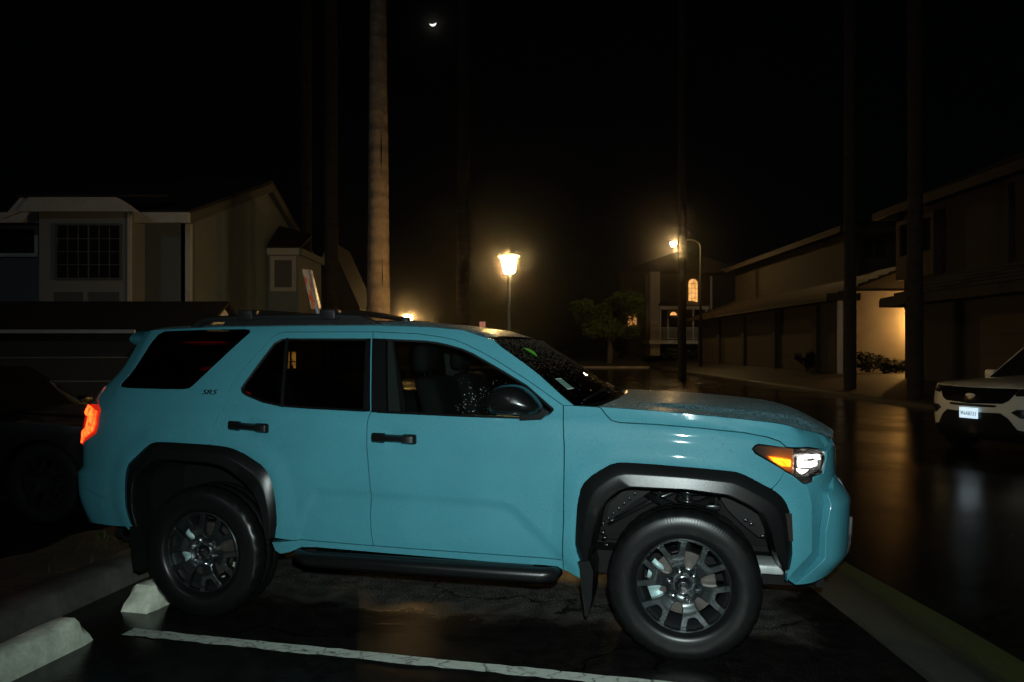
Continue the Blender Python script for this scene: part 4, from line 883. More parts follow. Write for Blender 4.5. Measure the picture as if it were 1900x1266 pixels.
for sd in (1, -1):
    mb.prism([(-1.85, 1.70), (-1.72, 1.70), (-1.66, 1.20), (-1.80, 1.20)], min(.66 * sd, .69 * sd), max(.66 * sd, .69 * sd), 'y', 0)
    mb.build('pillar_trim', M['headliner'], car); mb = MB(); mb.tube([(-1.72, .64 * sd, 1.58), (-1.66, .66 * sd, 1.3), (-1.62, .70 * sd, .95)], .018, 6); mb.build('seat_belt', M['lining'], car); mb = MB()
mb = MB(); mb.bbox(-1.06, -1.02, -.12, .12, 1.56, 1.62, .015); mb.tube([(-1.02, 0, 1.60), (-.98, 0, 1.67)], .01, 6); mb.build('rear_view_mirror', M['lining'], car)
# --- rain beads
rr = random.Random(11); pts = []
def gn(fn, a, b):
    h = .004; p = Vector(fn(a, b)); n = (Vector(fn(a + h, b)) - p).cross(Vector(fn(a, b + h)) - p)
    n.normalize(); return p, (n if n.z > 0 else -n)
def scatter(fn, n, keep):
    k = 0
    while k < n:
        a, b = rr.random(), rr.random()
        if keep(a, b) < rr.random(): continue
        pts.append(gn(fn, a, b)); k += 1
NB = []
scatter(hood_top_ab := (lambda a, b: hood_top(a, 2 * b - 1)), 1500, lambda a, b: .35 + .65 * smooth(.55, .0, b))
scatter(lambda a, b: roof_fn(a, b), 1500, lambda a, b: smooth(.55, .05, a))
scatter(lambda a, b: ws_fn(a, b), 2600, lambda a, b: max(.06, smooth(.75, .05, a)) * .9)
mb = MB(); droplets(mb, pts[:1500], .0014, .0028, rr); droplets(mb, pts[1500:], .0022, .0044, rr, 1)
pts = []
for _ in range(170):    # on the front side window and along the sill ledge
    s_ = rr.uniform(-1.25, -.8); w_ = 1.265 + abs(rr.gauss(0, .10)); 
    if inside((s_, w_), offset(front_win, .02)) and rr.random() < .8: p = S(s_, w_, -.009); pts.append(((p[0], -p[1], p[2]), (0, -.95, .3)))
droplets(mb, pts, .0009, .0019, rr, 2); pts = []
for _ in range(70):
    t = rr.random(); s_, w_ = pinterp(ledge, t); p = S(s_, w_ - .002, .009); pts.append(((p[0], -p[1], p[2]), (0, -.6, .8)))
for _ in range(40):
    t = rr.random(); s_, w_ = pinterp(rocker_low, t); p = S(s_, w_, .007); pts.append(((p[0], -p[1], p[2]), (0, -.9, -.2)))
for _ in range(1500):    # fine rain over the doors, wings and bumper
    s_ = rr.uniform(-3.5, .95); w_ = rr.uniform(.55, 1.70) if rr.random() < .5 else rr.uniform(1.0, 1.3)
    if any(inside((s_, w_), q_) for q_ in (front_win, rear_win, quarter_win, front_out + [(.5, .3), (-.5, .3)], rear_out + [(-2.4, .3), (-3.3, .3)], headlight)) or not any(inside((s_, w_), q_) for q_ in (front_door_poly, rear_door_poly, fender_poly, body_poly, bside)): continue
    p = S(s_, w_, .0003); q2 = S(s_ + .01, w_, .0003); q3 = S(s_, w_ + .01, .0003); nn_ = (Vector(q2) - Vector(p)).cross(Vector(q3) - Vector(p)); nn_ = -nn_ if nn_.y < 0 else nn_
    pts.append(((p[0], -p[1], p[2]), (nn_.x, -nn_.y, nn_.z)))
droplets(mb, pts, .0012, .0026, rr)
wd = mb.build('rain_beads', [M['droplet'], M['bead'], M['spark']], car); wd['kind'] = 'stuff'
# fallen leaf lying on the windscreen
mb = MB(); lp = Vector(ws_fn(.24, .17, .006)); lx = (Vector(ws_fn(.33, .17, .006)) - Vector(ws_fn(.15, .17, .006))).normalized(); ly = Vector((.2, 1, 0)).normalized(); ln = lx.cross(ly).normalized()
out = [(-.055, 0), (-.03, .028), (.0, .036), (.03, .026), (.06, 0), (.03, -.03), (0, -.036), (-.03, -.024)]
mb.add([lp + lx * a + ly * b * 1.1 + ln * (.004 + .25 * abs(b)) * (-1 if ln.z < 0 else 1) for a, b in out] + [lp + lx * -.02, lp + lx * .02], [(0, 1, 8), (1, 2, 9, 8), (2, 3, 9), (3, 4, 9), (4, 5, 9), (5, 6, 9), (6, 7, 8, 9), (7, 0, 8)], 0)
lf = mb.build('fallen_leaf', mat('fresh_leaf', (.10, .34, .03), .4, noise=.2, nscale=20))
lf.matrix_world = Matrix.Translation((OX, OY, 0)) @ Matrix.Rotation(-A, 4, 'Z')
tag(lf, 'bright green fallen leaf lying on the wet windshield beside the pillar', 'leaf')
# ================================================================ camera, sky, light
cam = bpy.data.cameras.new('camera'); cam.sensor_width = 36; cam.lens = 36 * 1406 / 1900; cam.shift_y = (645 - 633) / 1900; cam.clip_start = .05; cam.clip_end = 2000
co = link(bpy.data.objects.new('camera', cam)); co.location = (0, 0, 1.64); co.rotation_euler = (R(90), 0, 0); scene.camera = co
world = bpy.data.worlds.new('World'); scene.world = world; world.use_nodes = True; N = world.node_tree.nodes; L = world.node_tree.links
sky = N.new('ShaderNodeTexSky'); sky.sky_type = 'NISHITA'; sky.sun_disc = False; sky.sun_elevation = R(22); sky.sun_rotation = R(207)
bg = N['Background']; bg.inputs['Strength'].default_value = .00009; L.new(sky.outputs[0], bg.inputs[0])
sun = bpy.data.lights.new('fill_sun', 'SUN'); sun.energy = .065; sun.angle = R(.5); sun.color = (.78, .92, 1.)  # added dim fill from behind the camera, not from the moon's side
so = link(bpy.data.objects.new('fill_sun', sun)); so.rotation_euler = Vector((.42, .82, -.373)).to_track_quat('-Z', 'Y').to_euler(); so.location = (0, 0, 30)
# the photographer's own lamp: a small flash just above the lens
fl = bpy.data.lights.new('camera_flash', 'SPOT'); fl.energy = 620; fl.shadow_soft_size = .025; fl.spot_size = R(95); fl.spot_blend = 1.; fl.color = (.84, 1., .97)
fo = link(bpy.data.objects.new('camera_flash', fl)); fo.location = (.05, -.02, 1.80); fo.rotation_euler = (R(79.), 0, R(-5))
scene.view_settings.view_transform = 'Standard'; scene.view_settings.look = 'None'; scene.view_settings.exposure = 0; scene.view_settings.gamma = 1
cy = scene.cycles; cy.use_denoising = True; cy.max_bounces = 8; cy.transparent_max_bounces = 16; cy.sample_clamp_indirect = 4; cy.caustics_reflective = False; cy.caustics_refractive = False; cy.use_light_tree = True

# ================================================================ ground
def struct(name, mb, m, smooth=None): o = mb.build(name, m); o['kind'] = 'structure'; return o
mb = MB(); s_ = 420
mb.add([(-s_, -s_, 0), (s_, -s_, 0), (s_, s_ * 2, 0), (-s_, s_ * 2, 0)], [(0, 1, 2, 3)]); struct('asphalt_ground', mb, M['asphalt'])
def carP(u, v, z=0): return (OX + u * CA - v * SA, OY - u * SA - v * CA, z)
def stripe(v0, v1, u0, u1):
    mb = MB(); n = 60; r = random.Random(3); vs = []
    for i in range(n + 1):
        u = u0 + (u1 - u0) * i / n; vs += [carP(u, v0 + r.uniform(-.006, .006), .004), carP(u, v1 + r.uniform(-.008, .008), .004)]
    mb.add(vs, [(2 * i, 2 * i + 1, 2 * i + 3, 2 * i + 2) for i in range(n)]); return struct('bay_line', mb, M['stripe'])
stripe(1.190, 1.290, -3.12, 1.0); stripe(-1.56, -1.46, -3.28, .1)
# concrete gutter along the front of the bays
mb = MB(); n = 40; vs = []
for i in range(n + 1):
    y = -3 + 60 * i / n; x1 = 2.03 + .012 * math.sin(y * 3); wd = .50 + .16 * max(0, min(1, (6 - y) / 2.5))
    for k, z in ((0, .006), (.25, .005), (.5, .004), (.75, .005), (1, .006)): vs.append((x1 + wd * k, y, z))
mb.add(vs, [(i * 5 + j, i * 5 + j + 1, (i + 1) * 5 + j + 1, (i + 1) * 5 + j) for i in range(n) for j in range(4)]); struct('concrete_gutter', mb, M['gutter'])
# planted kerb strip behind the bays
mb = MB(); kd = (math.sin(R(10)), math.cos(R(10))); kn = (-kd[1], kd[0]); K0 = Vector((-2.60, 5.45))
def kp(t, d, z): return (K0.x + kd[0] * t + kn[0] * d, K0.y + kd[1] * t + kn[1] * d, z)
for d0, d1 in ((0., .28),):
    prof = [(d0, -.01), (d0 + .015, .13), (d0 + .04, .15), (d1 - .02, .15), (d1, .13), (d1, -.01)]; vs = []; n = 40
    for i in range(n + 1):
        t = -6 + 11 * i / n
        for d, z in prof: vs.append(kp(t, d, z + .004 * math.sin(i * 1.7 + d * 9)))
    mb.add(vs, [(i * 6 + j, (i + 1) * 6 + j, (i + 1) * 6 + j + 1, i * 6 + j + 1) for i in range(n) for j in range(5)], 0, True)
struct('kerb', mb, M['kerb'])
mb = MB(); mb.grid(lambda a, b: kp(-6 + 11 * a, .27 + .75 * b, .12 + .03 * math.sin(a * 37) * math.sin(b * 3.1) + .02 * math.sin(a * 90 + b * 5)), 60, 6); struct('planting_bed', mb, M['soil'])
mb = MB(); r = random.Random(5)
for i in range(420):
    t = r.gauss(.62, .30) if r.random() < .6 else r.uniform(-4, 4); d = r.uniform(.28, .8); h = r.uniform(.03, .10); a = r.uniform(0, 6.28); x, y, z = kp(t, d, .12); l = r.uniform(.02, .08)
    dx, dy = math.cos(a) * l, math.sin(a) * l; wx, wy = -math.sin(a) * .004, math.cos(a) * .004
    mb.add([(x - wx, y - wy, z), (x + wx, y + wy, z), (x + dx * .5 + wx, y + dy * .5 + wy, z + h * .7), (x + dx * .5 - wx, y + dy * .5 - wy, z + h * .7), (x + dx, y + dy, z + h)], [(0, 1, 2, 3), (3, 2, 4)])
g = mb.build('grass', M['grass']); g['kind'] = 'stuff'
# wheel stops
def wheel_stop(u, v0, v1, label):
    o = thing('wheel_stop', label, 'wheel stop', carP(u, (v0 + v1) / 2), -A, 'wheel stops at the head of the bays'); mb = MB(); L2 = abs(v1 - v0) / 2; vs = []; n = 24
    prof = [(-.108, 0), (-.103, .05), (-.075, .125), (-.045, .146), (.045, .146), (.075, .125), (.103, .05), (.108, 0)]; rr_ = random.Random(int(u * 100) + 5)
    for i in range(n + 1):
        t = -1 + 2 * i / n; y = t * L2; e = 1 - .25 * smooth(.97, 1, abs(t)); sh = .06 * smooth(.9, 1., abs(t))
        for x, z in prof: vs.append((x * (1 - .15 * smooth(.96, 1, abs(t))) + rr_.uniform(-.001, .001), -y + math.copysign(sh * z / .13, t) * -(-1), z * e + (.004 * math.sin(i * .9 + x * 20) + rr_.uniform(-.001, .001) if z > 0 else 0)))
    m_ = len(prof); mb.add(vs, [(i * m_ + j, (i + 1) * m_ + j, (i + 1) * m_ + j + 1, i * m_ + j + 1) for i in range(n) for j in range(m_ - 1)], 0, True)
    mb.add([], [], 0); b = len(mb.v); mb.f += [list(range(m_)), list(range((n) * m_, (n + 1) * m_))[::-1]]; mb.m += [0, 0]; mb.sm += [False, False]
    mb.build('concrete_bar', M['concrete'], o, 50); return o
M['concrete'].node_tree.nodes['Principled BSDF'].inputs['Roughness'].default_value = .75
wheel_stop(-3.315, -.95, .96, 'mossy concrete wheel stop behind the rear tyre of the blue SUV')
wheel_stop(-3.315, 1.385, 3.25, 'long concrete wheel stop in the empty near bay, at the lower left edge')
# raised ground to the right with kerb
M['verge'] = mat('damp_verge_concrete', (.017, .016, .012), .6, noise=.5, nscale=2, bump=.5, bscale=30, bdist=.01)
def kerb_x(y): return 10.9 + .15 * math.sin(y * .1)
mb = MB(); ny = 40
vs = []
for i in range(ny + 1):
    y = 14 + 60 * i / ny
    for dx, z in ((0, .0), (.02, .12), (.18, .14), (1.2, .30), (3.2, .56), (14, .62), (40, .7)): vs.append((kerb_x(y) + dx, y, z))
mb.add(vs, [(i * 7 + j, i * 7 + j + 1, (i + 1) * 7 + j + 1, (i + 1) * 7 + j) for i in range(ny) for j in range(6)], 0, True); struct('right_verge', mb, M['verge'])
mb = MB(); vs = []; nx = 30
for i in range(nx + 1):
    x = -60 + 71 * i / nx
    for y, z in ((60, 0), (60.03, .15), (60.25, .155), (60.27, .16), (63, .45), (66, .8), (70, 1.2), (120, 1.6)): vs.append((x, y, z + (.05 * math.sin(i * 2.1) if y > 62 else 0)))
mb.add(vs, [(i * 8 + j, (i + 1) * 8 + j, (i + 1) * 8 + j + 1, i * 8 + j + 1) for i in range(nx) for j in range(7)], 0, True)
M['lawn'] = mat('night_lawn', (.035, .035, .014), .9, noise=.5, nscale=2, bump=.8, bscale=14, bdist=.05); M['farkerb'] = mat('far_kerb_concrete', (.32, .26, .2), .7, noise=.3, nscale=1)
o = struct('far_lawn', mb, [M['lawn'], M['farkerb']])
for p in o.data.polygons:
    if p.center.y < 60.26: p.material_index = 1

# ================================================================ the moon
mb = MB(); n = 40; rm = 1.85; vs = []
for i in range(n + 1):       # lit lune of the sphere: between the limb and the terminator
    t = math.pi * i / n
    for k in range(7):
        f = k / 6; a = 1 - .42 * f if False else 1; x = -rm * math.cos(t); zl = -rm * math.sin(t); c = 1 - (1 - .66) * f
        vs.append((x, -math.sqrt(max(0, rm * rm - x * x - (zl * c) ** 2)) * .999, zl * c))
mb.add(vs, [(i * 7 + j, (i + 1) * 7 + j, (i + 1) * 7 + j + 1, i * 7 + j + 1) for i in range(n) for j in range(6)], 0, True)
M['moon'] = emis('moonlit_surface', (1., .97, .86), 1.8, .15, .8)
mo = mb.build('moon', M['moon']); mo.location = (-41.8, 400, 173); mo.rotation_euler = (0, R(-9), 0); tag(mo, 'thin bright crescent moon lying on its back in the black sky', 'moon')

# ================================================================ lamps
M['lamp_glow'] = emis('warm_lamp_glow', (1., .60, .21), 430); M['street_glow'] = emis('street_lamp_glow', (1., .62, .24), 600)
def post_lamp(x, y, h, label, group=None, k=.70):
    o = thing('lamp_post', label, 'lamp post', (x, y, 0), 0, group or 'glowing lantern posts')
    def Z(pr): return [(r_ * k, h - d_ * k) for r_, d_ in pr]
    mb = MB(); mb.lathe([(.10 * k, 0), (.10 * k, .25), (.06 * k, .3), (.046 * k, .35)] + Z([(.042, .55), (.075, .52), (.075, .47), (.001, .46)]), 16); mb.build('pole', M['steel'], o)
    mb = MB(); mb.lathe(Z([(.001, .455), (.145, .45), (.168, .30), (.20, .06), (.001, .055)]), 24); mb.build('lamp_shade', M['lamp_glow'], o)
    mb = MB(); mb.lathe(Z([(.001, -.03), (.15, -.025), (.29, .01), (.30, .03), (.27, .04), (.001, .045)]), 28); mb.build('cap', mat('lamp_cap', (.5, .42, .3), .5, emit=(1, .75, .4), estr=.7), o)
    for t in range(4):
        a = t * math.pi / 2 + .4; mb = MB(); c_, s_ = math.cos(a) * k, math.sin(a) * k; mb.tube([(.15 * c_, .15 * s_, h - .46 * k), (.21 * c_, .21 * s_, h - .04 * k)], .006, 5); mb.build('cage_bar', M['darkpole'], o)
    return o
post_lamp(-.06, 14, 3.34, 'tall bright lantern post glowing behind the roof of the blue SUV')
post_lamp(-5.77, 42, 3.45, 'small distant glowing lantern showing just above the SUV roof rack', k=1.1)
sl = thing('street_light', 'high cobra-head street light on a curved arm over the far road', 'street light', (12.45, 50, 0))
mb = MB(); mb.tube([(0, 0, 0), (0, 0, 8.3), (-.12, 0, 8.55), (-.5, 0, 8.75), (-1.0, 0, 8.72), (-1.6, 0, 8.62)], [.11, .07, .06, .05, .045, .04], 10); mb.build('pole', M['darkpole'], sl)
mb = MB(); mb.bbox(-2.1, -1.45, -.13, .13, 8.55, 8.68, .05); mb.build('lamp_head', M['darkpole'], sl)
mb = MB(); mb.lathe([(.001, -.24), (.10, -.20), (.17, -.08), (.18, .0), (.17, .02), (.001, .03)], 16, 'z', (-1.80, -.03, 8.545)); mb.build('lamp_lens', M['street_glow'], sl)
wl = thing('wall_lamp', 'wall lamp round the corner washing the garage end wall with amber light', 'wall lamp', (17.7, 32.2, 2.75))
mb = MB(); mb.bbox(-.09, .09, -.02, .11, -.2, .2, .02); mb.build('backplate', M['darkpole'], wl)
mb = MB(); mb.lathe([(.001, -.13), (.07, -.11), (.08, .10), (.001, .13)], 14, 'z', (0, -.12, 0)); mb.build('lantern', emis('wall_lamp_glow', (1., .52, .15), 1500), wl)

# ================================================================ palms, trees, shrubs
def frond(mb, base, az, el, ln, r, m=0):
    pts = []; d = Vector((math.cos(az) * math.cos(el), math.sin(az) * math.cos(el), math.sin(el))); p = Vector(base); n = 8
    for i in range(n + 1): pts.append(p.copy()); p += d * ln / n; d = (d + Vector((0, 0, -.16))).normalized()
    side = Vector((-math.sin(az), math.cos(az), 0))
    for i in range(2, n):
        for k in range(3):
            q = pts[i].lerp(pts[i + 1], k / 3); l = ln * .32 * (1 - abs(i / n - .55)); 
            for s_ in (1, -1):
                t = q + side * s_ * l + Vector((0, 0, -l * r.uniform(.3, .7))) + (pts[i + 1] - pts[i]) * .8; w = (pts[i + 1] - pts[i]) * .18
                mb.add([q, q + w, t], [(0, 1, 2)], m)
    mb.tube(pts, .02, 4, 1, False)
def palm(x, y, r0, r1, h, label, group='palms standing around the car park', flare=1.0, seed=0):
    o = thing('palm_tree', label, 'palm tree', (x, y, 0), 0, group); r = random.Random(seed); prof = []; z = 0.; vs = []
    mb = MB(); n = 18; rings = []
    while z < h:
        t = z / h; rad = r0 + (r1 - r0) * t; rad *= 1 + (flare - 1) * math.exp(-z / .9); st = r.uniform(.26, .46)
        rings += [(rad * 1.028, z), (rad * .975, z + st * .05), (rad * .99, z + st * .5), (rad * 1.0, z + st * .94)]; z += st
    off = [(r.uniform(-.012, .012), r.uniform(-.012, .012)) for _ in rings]
    ph = [r.uniform(0, 6.28) for _ in range(4)]
    def disp(j, k, rr_, zz): 
        a = 6.283 * k / n; return rr_ * (1 + .02 * math.sin(3 * a + ph[0] + zz) + .012 * math.sin(7 * a + ph[1] - zz * 2)), zz + .03 * math.sin(2 * a + ph[2] + zz * .7)
    mb.lathe(rings, n, disp=disp); mb.build('trunk', M['palm_lit' if flare > 1 else 'palm'], o)
    mb = MB()
    for i in range(34): frond(mb, (0, 0, h - .1), r.uniform(0, 6.28), r.uniform(-.5, 1.3), r.uniform(1.6, 2.5), r)
    mb.build('crown', [M['leaf_dark'], M['bark']], o); return o
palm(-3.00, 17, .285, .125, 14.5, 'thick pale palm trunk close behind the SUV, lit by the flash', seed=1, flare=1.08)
o = bpy.data.objects['palm_tree']
mb = MB()
for zc, hz_, ax in ((3.25, .38, -1.05), (6.0, .5, -1.1)):
    rr_ = .290 - .15 * zc / 13.5; c_ = Vector((rr_ * math.cos(ax), rr_ * math.sin(ax), zc)); sd_ = Vector((-math.sin(ax), math.cos(ax), 0)) * .014; n_ = Vector((math.cos(ax), math.sin(ax), 0)) * .006
    mb.add([c_ + n_ - Vector((0, 0, hz_)), c_ + n_ + sd_, c_ + n_ + Vector((0, 0, hz_)), c_ + n_ - sd_], [(0, 1, 2, 3)])
    mb.build('bark_split', M['cavity'], o); mb = MB()
palm(-7.80, 28.7, .22, .19, 19.5, 'slim palm trunk beside the small framed house window', seed=2)
palm(-5.80, 24.3, .225, .19, 17, 'dark palm trunk just right of the tilted red sign', seed=3)
palm(-2.18, 34.0, .31, .24, 21, 'dim palm trunk left of the tall lantern post', seed=4)
palm(8.98, 40, .225, .19, 24, 'dark palm trunk in front of the far porch', seed=5)
palm(11.6, 26, .21, .18, 17.5, 'black palm trunk against the amber garage wall', seed=6)
palm(11.7, 22, .22, .18, 15.5, 'dark palm trunk in front of the right garage, nearer the white SUV', seed=7)
def leafcloud(mb, blobs, n, size, r, m=0):
    for _ in range(n):
        c, rad = r.choice(blobs); d = Vector((r.gauss(0, 1), r.gauss(0, 1), r.gauss(0, 1))).normalized() * (r.random() ** .4); p = Vector(c) + Vector((d.x * rad[0], d.y * rad[1], d.z * rad[2]))
        a = Vector((r.gauss(0, 1), r.gauss(0, 1), r.gauss(0, .6))).normalized(); b = a.orthogonal().normalized(); s_ = size * r.uniform(.6, 1.4)
        mb.add([p - a * s_, p + b * s_ * .45, p + a * s_, p - b * s_ * .45], [(0, 1, 2, 3)], m)
r = random.Random(21)
tr = thing('broadleaf_tree', 'rounded broadleaf tree on the far lawn left of the porch', 'tree', (8.0, 62, .3))
mb = MB(); mb.tube([(0, 0, 0), (.05, 0, 1.2), (0, 0, 2.0), (.15, .1, 3.2)], [.28, .22, .20, .12], 10); mb.tube([(0, 0, 1.7), (.9, .1, 2.7), (1.7, .1, 3.4)], [.13, .09, .05], 8); mb.tube([(0, 0, 1.8), (-.9, .2, 2.8), (-1.5, .2, 3.6)], [.13, .09, .05], 8); mb.tube([(0, 0, 1.7), (.2, -1., 3.), (.3, -1.6, 3.6)], [.1, .08, .04], 8); mb.build('trunk', M['bark'], tr)
mb = MB(); blobs = [((r.uniform(-2.4, 2.4), r.uniform(-2, 2), r.uniform(2.6, 5.4)), (r.uniform(.7, 1.2),) * 2 + (r.uniform(.5, .8),)) for _ in range(26)]; leafcloud(mb, blobs, 7000, .15, r); mb.build('crown', mat('tree_foliage', (.085, .125, .03), .55, noise=.35, nscale=1.2), tr)
def shrub(x, y, z, rx, ry, h, n, size, label, m='leaf_dark', seed=0, group=None, name='shrub'):
    o = thing(name, label, 'shrub', (x, y, z), 0, group); r = random.Random(seed); mb = MB()
    for _ in range(6): a = r.uniform(0, 6.28); mb.tube([(0, 0, 0), (rx * .3 * math.cos(a), ry * .3 * math.sin(a), h * .5)], [.04, .015], 6)
    mb.build('stem', M['bark'], o); mb = MB(); blobs = [((r.uniform(-rx, rx) * .7, r.uniform(-ry, ry) * .7, h * r.uniform(.3, .8)), (rx * .4, ry * .4, h * .25)) for _ in range(9)]; leafcloud(mb, blobs, n, size, r); mb.build('foliage', M[m], o); return o
shrub(-2.05, 21.5, 0, .55, .5, 2.75, 1500, .07, 'leafy shrub catching lamplight above the SUV roof', 'leaf', 2)
shrub(9.1, 66, .6, 1.2, .9, 2.1, 1200, .13, 'dark rounded bush beside the far porch steps', seed=3)
shrub(5.0, 66, .6, 2.4, .9, 1.7, 1600, .13, 'wide dark hedge bush under the broadleaf tree', seed=4)
shrub(13.0, 58, .5, 1.5, .9, 1.1, 1000, .12, 'low black bush near the foot of the street light', seed=8)
shrub(15.4, 31.3, .5, 1.4, .45, .95, 1500, .09, 'untidy bush at the foot of the amber lit wall', 'silhouette_leaf', seed=5)
shrub(13.6, 35, .5, .5, .6, 1.0, 500, .09, 'small dark bush against the far garage front', 'silhouette_leaf', seed=6)
cyp = thing('conifer_tree', 'tall pale green conifer rising behind the far garage roof', 'tree', (20.0, 60, .6))
mb = MB(); mb.tube([(0, 0, 0), (0, 0, 7.4)], [.22, .05], 8); mb.build('trunk', M['bark'], cyp)
mb = MB(); r = random.Random(31); blobs = [((r.uniform(-.5, .5), r.uniform(-.5, .5), z), (1.25 * math.sin(math.pi * min(1, (z + .6) / 9.2)) ** .7,) * 2 + (.8,)) for z in [1 + .55 * k for k in range(13)]]; leafcloud(mb, blobs, 4500, .16, r); mb.build('crown', mat('conifer_foliage', (.07, .085, .025), .6, noise=.3), cyp)

# ================================================================ signs and posts
sg = thing('parking_sign', 'faded red and tan parking sign leaning on its post behind the roof rack', 'sign', (-2.15, 8.15, 0)); sg.rotation_euler = (R(0), R(0), 0)
mb = MB(); mb.tube([(.52, 0, 0), (.075, 0, 1.96), (-.045, 0, 2.47)], .022, 8); mb.build('post', M['silver'], sg)
rt = Matrix.Translation((.005, -.028, 2.265)) @ Matrix.Rotation(R(-13), 4, 'Y') @ Matrix.Rotation(R(78), 4, 'Z')
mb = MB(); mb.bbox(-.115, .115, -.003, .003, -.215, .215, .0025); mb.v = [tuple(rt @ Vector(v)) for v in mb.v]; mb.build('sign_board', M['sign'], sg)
sg = thing('parking_sign', 'small pinkish sign plate showing just above the SUV windshield header', 'sign', (-1.17, 30, 0)); mb = MB(); mb.tube([(0, .02, 0), (0, .02, 2.6)], .03, 8); mb.build('post', M['steel'], sg)
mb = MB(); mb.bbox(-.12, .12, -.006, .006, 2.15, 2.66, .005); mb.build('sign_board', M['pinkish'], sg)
ut = thing('utility_post', 'short square utility post right of the lantern pole', 'post', (.10 + .03, 23, 0)); mb = MB(); mb.bbox(-.08, .10, -.08, .08, 0, 2.18, .02); mb.bbox(-.09, .11, -.09, .09, 2.18, 2.22, .008); mb.build('casing', M['wall_tan'], ut)
# thin rain mist in the night air: this is what makes the lamps bloom
hz = bpy.data.materials.new('rain_mist'); hz.use_nodes = True; hn = hz.node_tree.nodes; hn.remove(hn['Principled BSDF']); vs_ = hn.new('ShaderNodeVolumeScatter'); vs_.inputs['Color'].default_value = (1, .96, .9, 1); vs_.inputs['Density'].default_value = .0016; vs_.inputs['Anisotropy'].default_value = .989
hz.node_tree.links.new(vs_.outputs[0], hn['Material Output'].inputs['Volume'])
mb = MB(); mb.box(-140, 140, -60, 150, -3, 70); o = mb.build('night_haze', hz); o['kind'] = 'structure'
# ================================================================ houses
def at(px, py, y):      # metres: point at depth y seen under the photograph's measured bearing
    return ((px - 950) / 1406 * y, y, 1.64 + (645 - py) * y / 1406)
def part(name, m, parent, *boxes):
    mb = MB()
    for b in boxes: mb.box(*b)
    return mb.build(name, m, parent)
def window(parent, x0, x1, z0, z1, y, nx=2, nz=2, fr=.10, pane='pane', axis='y', d=-1, trim='trim', mun=.018):
    """framed window on a wall plane facing -y (or -x when axis is x)"""
    def B(mb, a0, a1, b0, b1, c0, c1):
        if axis == 'y': mb.box(a0, a1, min(y + d * c0, y + d * c1), max(y + d * c0, y + d * c1), b0, b1)
        else: mb.box(min(y + d * c0, y + d * c1), max(y + d * c0, y + d * c1), a0, a1, b0, b1)
    mb = MB(); B(mb, x0, x1, z0, z1, -.05, .012); w = mb.build('window', M[pane], parent)
    mb = MB(); B(mb, x0 - fr, x1 + fr, z1, z1 + fr, -.02, .05); B(mb, x0 - fr, x1 + fr, z0 - fr, z0, -.02, .055); B(mb, x0 - fr, x0, z0, z1, -.02, .048); B(mb, x1, x1 + fr, z0, z1, -.02, .048); mb.build('frame', M[trim], w)
    if nx > 1 or nz > 1:
        mb = MB()
        for i in range(1, nx): c = x0 + (x1 - x0) * i / nx; k = 1.8 if (nx % 2 == 0 and i == nx // 2) else 1; B(mb, c - mun * k, c + mun * k, z0, z1, .0, .026)
        for i in range(1, nz): c = z0 + (z1 - z0) * i / nz; B(mb, x0, x1, c - mun, c + mun, .0, .024)
        mb.build('glazing_bars', M[trim], w)
    return w
def slab(name, m, parent, pts, th=.12):
    """roof plane through 4 points, thickened downwards"""
    mb = MB(); p = [Vector(q) for q in pts]; v = p + [q - Vector((0, 0, th)) for q in p]
    mb.add(v, [(0, 1, 2, 3), (7, 6, 5, 4), (0, 4, 5, 1), (1, 5, 6, 2), (2, 6, 7, 3), (3, 7, 4, 0)]); return mb.build(name, m, parent)

# --- left house
M['bay_panel'] = mat('bay_recess_panel', (.10, .11, .11), .8)
h = thing('house', 'two-storey blue-grey house with white trim and a big gridded bay window', 'house', (0, 0, 0))
part('front_wall', M['wall_blue'], h, (-20, -8.05, 19, 19.25, 0, 4.95))
mb = MB(); mb.prism([(19.0, 0), (30.8, 0), (30.8, 4.88), (24.9, 6.83), (19.0, 4.88)], -8.30, -8.052, 'x'); mb.build('side_wall', M['wall_side'], h)
mb = MB(); mb.prism([(18.55, 4.66), (24.9, 6.76), (31.2, 4.68), (31.2, 4.95), (24.9, 7.03), (18.55, 4.93)], -8.05, -7.86, 'x'); mb.build('gable_trim', M['bay_panel'], h)
slab('roof', M['roof'], h, [(-20, 18.5, 4.99), (-7.88, 18.5, 4.99), (-7.88, 24.9, 7.13), (-20, 24.9, 7.13)]); slab('roof', M['roof'], h, [(-20, 24.9, 7.13), (-7.88, 24.9, 7.13), (-7.88, 31.3, 4.99), (-20, 31.3, 4.99)])
part('eave_fascia', M['trim'], h, (-9.25, -7.87, 18.44, 18.56, 4.68, 4.93), (-20, -11.55, 18.44, 18.56, 4.68, 4.93))
part('corner_board', M['trim'], h, (-8.17, -8.035, 18.94, 19.06, 1.9, 4.74))
mb = MB(); mb.box(-8.05, -7.93, 20.75, 21.6, 0, 5.3); mb.build('wall_pilaster', M['wall_side'], h)
M['bay'] = mat('pale_bay_panelling', (.25, .265, .25), .75, noise=.06, nscale=2)
b = part('bay_window', M['bay'], h, (-11.42, -9.2, 18.3, 18.99, 2.62, 5.0))
mb = MB(); mb.prism([(-11.75, 4.88), (-9.02, 4.88), (-9.42, 5.22), (-11.5, 5.22)], 18.02, 18.12, 'y'); mb.build('bay_fascia', M['trim'], b)
mb = MB(); mb.prism([(-12.15, 4.72), (-11.75, 4.88), (-11.50, 5.22), (-11.72, 5.22)], 18.06, 18.16, 'y'); mb.prism([(-9.02, 4.88), (-8.70, 4.72), (-9.20, 5.10), (-9.42, 5.22)], 18.06, 18.16, 'y'); mb.build('bay_fascia', M['trim'], b)
